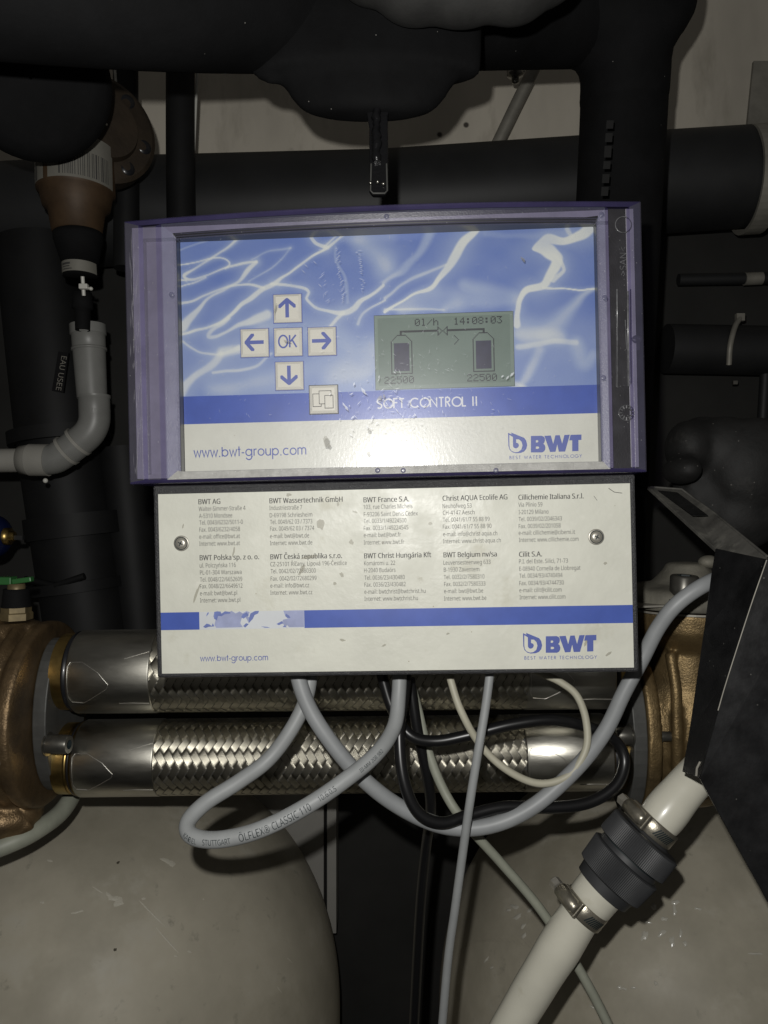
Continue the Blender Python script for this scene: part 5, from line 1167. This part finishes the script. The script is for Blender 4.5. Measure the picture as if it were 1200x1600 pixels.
BL = [[('BWT AG', 310, 788, 344), ('Walter-Simmer-Straße 4', 310.5, 798.5, 383.5), ('A-5310 Mondsee', 311, 809.5, 363), ('Tel. 0043/6232/5011-0', 311.5, 820, 379.5), ('Fax. 0043/6232/4058', 311.5, 831, 375), ('e-mail: office@bwt.at', 311.5, 842, 375), ('Internet: www.bwt.at', 311.5, 853, 375)],
      [('BWT Polska sp. z o. o.', 312, 875.5, 404.5), ('ul. Polczyńska 116', 312, 887, 368.5), ('PL-01-304 Warszawa', 312.5, 898, 377.5), ('Tel. 0048/22/6652609', 312.5, 909, 378.5), ('Fax. 0048/22/6649612', 312.5, 919.5, 379), ('e-mail: bwt@bwt.pl', 312.5, 930.5, 370.5), ('Internet: www.bwt.pl', 312.5, 941.5, 375.5)],
      [('BWT Wassertechnik GmbH', 421, 786.5, 535), ('Industriestraße 7', 421, 797, 472), ('D-69198 Schriesheim', 421.5, 808.5, 488), ('Tel. 0049/62 03 / 7373', 422, 819, 488), ('Fax. 0049/62 03 / 7374', 422, 829.5, 491), ('e-mail: bwt@bwt.de', 422, 841, 483), ('Internet: www.bwt.de', 422, 852, 488)],
      [('BWT Česká republika s.r.o.', 422.5, 874, 534), ('CZ-25101 Říčany, Lipová 196-Čestlice', 422.5, 885, 542), ('Tel. 0042/02/72680300', 423, 896, 493.5), ('Fax. 0042/02/72680299', 423, 907.5, 494.5), ('e-mail: info@bwt.cz', 422.5, 918.5, 483), ('Internet: www.bwt.cz', 422.5, 929.5, 488)],
      [('BWT France S.A.', 568, 785, 639), ('103, rue Charles Michels', 568, 795.5, 644.5), ('F-93206 Saint Denis Cedex', 568.5, 807, 653), ('Tel. 0033/1/49224500', 568.5, 817.5, 635), ('Fax. 0033/1/49224545', 568.5, 828.5, 638), ('e-mail: bwt@bwt.fr', 568.5, 839.5, 626.5), ('Internet: www.bwt.fr', 568.5, 851, 631.5)],
      [('BWT Christ Hungária Kft', 569, 872.5, 673.5), ('Komáromi u. 22', 569, 883.5, 617.5), ('H-2040 Budaörs', 569, 894.5, 618), ('Tel. 0036/23/430480', 569.5, 906, 632.5), ('Fax. 0036/23/430482', 569.5, 917, 634), ('e-mail: bwtchrist@bwtchrist.hu', 569.5, 928, 665), ('Internet: www.bwtchrist.hu', 569.5, 939, 653)],
      [('Christ AQUA Ecolife AG', 691.5, 782.5, 792.5), ('Neuhofweg 53', 691.5, 794, 737), ('CH-4147 Aesch', 692, 804.5, 741.5), ('Tel. 0041/61/7 55 88 99', 692, 815.5, 765), ('Fax. 0041/61/7 55 88 90', 692, 826.5, 768), ('e-mail: info@christ-aqua.ch', 692.5, 838, 777), ('Internet: www.christ-aqua.ch', 692.5, 849, 782.5)],
      [('BWT Belgium nv/sa', 693, 871, 776), ('Leuvensesteenweg 633', 693, 882.5, 766.5), ('B-1930 Zaventem', 693.5, 893.5, 749), ('Tel. 0032/2/7580310', 693.5, 905, 757), ('Fax. 0032/2/7580333', 694, 916, 758.5), ('e-mail: bwt@bwt.be', 694, 927, 755), ('Internet: www.bwt.be', 694, 938.5, 760)],
      [('Cillichemie Italiana S.r.l.', 810, 781, 911.5), ('Via Plinio 59', 810, 792, 847.5), ('I-20129 Milano', 810.5, 803.5, 857), ('Tel. 0039/02/2046343', 810.5, 814.5, 878), ('Fax. 0039/02/201058', 810.5, 825.5, 876), ('e-mail: cillichemie@cibemi.it', 810.5, 836, 898.5), ('Internet: www.cillichemie.com', 811, 847, 904)],
      [('Cilit S.A.', 811, 870, 846.5), ('P.I. del Este. Silici, 71-73', 811, 880.5, 887.5), ('E-08940 Cornella de Llobregat', 811.5, 892, 907), ('Tel. 0034/93/4740494', 811.5, 903, 879), ('Fax. 0034/93/4744730', 811.5, 914.5, 881), ('e-mail: cilit@cilit.com', 811.5, 925.5, 877.5), ('Internet: www.cilit.com', 812, 936.5, 883.5)]]
for blk in BL:
    mb = MB()
    for i, (s_, x0, y0, x1) in enumerate(blk):
        put_text(mb, s_, x0, y0, x1, y0 - (x1 - x0) * .0165, 7.9 if i == 0 else 6.6, hl, 0 if i == 0 else 1, .036 if i == 0 else 0)
    mb.build('address_lettering', [M['ink_bold'], M['ink_grey']], plate)
mb = MB(); futura(mb, 'www.bwt-group.com', 313, 1033, 419, 1031.5, 10.5, hl, .10); mb.build('web_address', M['ink_blue'], plate)
logo(plate, hl, 23.3, 313)
# dirt on the plate
hp2 = lambda u: HL + .00022
mb = MB()
for q in [(501, 818, 6, 9, .2), (528, 788, 2.5, 3, 0), (549, 847, 3.5, 4, 0), (451, 773, 4, 3, 0), (555, 800, 4, 1.5, -.4), (523, 912, 2.5, 2.5, 0), (534, 898, 3, 4, .5), (598, 848, 2, 3, 0), (484, 870, 14, 2.5, .1), (471, 891, 3, 10, -.5), (672, 818, 3, 3, 0), (840, 1000, 1, 1, 0),
          (286, 822, 1.2, 4, -.3), (365, 862, 1.5, 8, -.2), (306, 930, 2, 16, -.35), (946, 880, 3, 2, 0), (950, 1022, 6, 2, .6), (915, 1005, 2, 5, -.4), (600, 1008, 4, 1.5, .5), (535, 1000, 5, 2, 0), (700, 990, 3, 1.5, .3)]: blot(*q, hp2, m=mb)
mb.build('dirt_stain', M['smudge'], plate)['kind'] = 'stuff'
mb = MB()
mb.tube([Up(951, 763, HL + .0002), Up(960, 769, HL + .0002), Up(972, 770.5, HL + .0002)], .00018, 5); mb.tube([Up(928, 775, HL + .0002), Up(933, 782, HL + .0002)], .00012, 5)
mb.build('hair_scratch', M['ink_grey'], plate)
for (x, y) in [(283.5, 849), (931.5, 839)]:
    c = Up(x, y, HL); k = .43 / F
    s_ = MB().lathe(c, EN, [(.00005, 12 * k), (.0004, 11.6 * k), (.0003, 9.5 * k), (.0002, 8.6 * k), (.0012, 8.2 * k), (.0017, 6.5 * k), (.0019, 4 * k), (.0019, .0001)], 32).build('screw', M['bolt'], lbox)
    MB().lathe(c + EN * .0002, EN, [(.0004, 10.0 * k), (.0005, 9.6 * k), (.0003, 8.8 * k)], 32).build('washer_gap', M['ink'], s_)
    mb = MB()
    for a in (.5, .5 + math.pi / 2): mb.box(c + EN * .0018, 8.0 * k, .0006, 1.5 * k, RM @ Matrix.Rotation(a, 3, 'Y'))
    mb.build('cross_slot', M['ink'], s_)
# cable glands under the box: short dark sleeves
# ------------------------------------------------------------------ WHITE HOSE WITH UNION
d = .465; s = d / F
t = thing('white_hose', 'white plastic hose with black union and two steel clamps at lower right', 'hose', P(800, 1600, d))
lowp = [(776, 1650, d + .008), (801, 1600, d + .006), (838, 1537, d + .004), (876, 1476, d + .002), (908, 1427, d), (946, 1379, d)]
sp = spline(lowp, 8); nn = len(sp)
rl = [s * (30.5 + .6 * math.sin(i * .5) + 3.0 * math.exp(-((i - 23) / 4) ** 2) + (5.5 if i > 34 else 1.5 if i > 31 else 0)) for i in range(nn)]
MB().tube(sp, rl, 32).build('lower_hose', M['hose_white'], t)
upp = [(1002, 1314, d), (1016, 1298, d), (1030, 1281, d), (1056, 1249, d + .002), (1084, 1217, d + .006), (1125, 1175, d + .02), (1170, 1130, d + .03)]
sp2 = spline(upp, 6); ru_ = [s * (30.5 + 2.6 * math.exp(-((i - 15) / 4) ** 2) + (2 if i < 9 else 0)) for i in range(len(sp2))]
MB().tube(sp2, ru_, 32).build('upper_hose', M['hose_white'], t)
ax = (P(997, 1321, d) - P(966, 1358, d)).normalized()
c1 = P(966, 1358, d)
un = MB().lathe(c1, ax, [(-44 * s, 30 * s), (-40 * s, 42 * s), (-40 * s, 44 * s), (-24 * s, 46 * s), (-23 * s, 50 * s), (-21 * s, 54 * s), (-21 * s, 54 * s), (18 * s, 57 * s), (18 * s, 57 * s), (20 * s, 54 * s), (21 * s, 50 * s), (21 * s, 50 * s), (28 * s, 48 * s)], 248, smooth=False, flute=1, fl_amp=-.8 * s, fl_rng=(6, 8)).build('union_nut', M['union_black'], t)
MB().lathe(c1, ax, [(20 * s, 46 * s), (40 * s, 46 * s)], 64).build('union_body', M['ink'], t)
MB().lathe(c1, ax, [(30 * s, 49 * s), (31 * s, 56 * s), (32 * s, 58 * s), (32 * s, 58 * s), (66 * s, 57 * s), (66 * s, 57 * s), (69 * s, 53 * s), (70 * s, 38 * s), (74 * s, 34 * s)], 248, smooth=False, flute=1, fl_amp=-.8 * s, fl_rng=(3, 5)).build('union_nut', M['union_black'], t)
def clamp(px, py, r, ln, ang):
    c = P(px, py, d); 
    k = MB().lathe(c, ax, [(-ln / 2, r), (-ln / 2, r + .0007), (-ln / 2, r + .0007), (-ln / 2 + .0006, r + .0012), (ln / 2 - .0006, r + .0012), (ln / 2, r + .0007), (ln / 2, r)], 72).build('hose_clamp', M['clamp'], t)
    V = (CAM - c).normalized(); V = (V - ax * V.dot(ax)).normalized(); Sd = ax.cross(V).normalized()
    if Sd.x < 0: Sd = -Sd
    def at(a, rad, t_=0): return c + (V * math.cos(R(a)) + Sd * math.sin(R(a))) * rad + ax * t_
    sl = MB()
    for a in range(int(ang + 52), int(ang + 100), 6):
        p = at(a, r + .0013); tn = (V * -math.sin(R(a)) + Sd * math.cos(R(a))); nr = (V * math.cos(R(a)) + Sd * math.sin(R(a)))
        q = ((tn * .55 + ax).normalized()); w_ = nr.cross(q).normalized()
        sl.add([p + q * ln * .30 + w_ * .00045, p + q * ln * .30 - w_ * .00045, p - q * ln * .30 - w_ * .00045, p - q * ln * .30 + w_ * .00045], [(0, 1, 2, 3)])
    sl.build('band_slot', M['ink'], k)
    # worm housing: bridge and screw lying tangentially at angle ang
    nr = at(ang, 1) - c; tn = (V * -math.sin(R(ang)) + Sd * math.cos(R(ang))).normalized(); MM = Matrix((tn, ax, nr.normalized())).transposed()
    h_ = MB().box(at(ang, r + .0030), .017, ln * 1.08, .0030, MM).build('worm_housing', M['clamp'], k, bevel=.0008)
    q0 = at(ang, r + .0052)
    MB().lathe(q0 - tn * .0062, tn, [(-.003, .0001), (-.003, .0037), (-.0026, .0045), (.0115, .0045), (.0125, .0036), (.014, .0036), (.014, .0001)], 24).build('worm_cover', M['clamp'], h_)
    MB().lathe(q0 - tn * .0160, tn, [(0, .0001), (0, .0031), (.0006, .0038), (.0055, .0038), (.0058, .0022), (.0075, .0022)], 6, smooth=False).build('screw_head', M['bolt'], h_)
clamp(913, 1419, s * 33.0, 25 * s, -30)
clamp(1021, 1291, s * 33.5, 25 * s, -38)

bpy.data.objects.remove(_to); bpy.data.curves.remove(_tc)
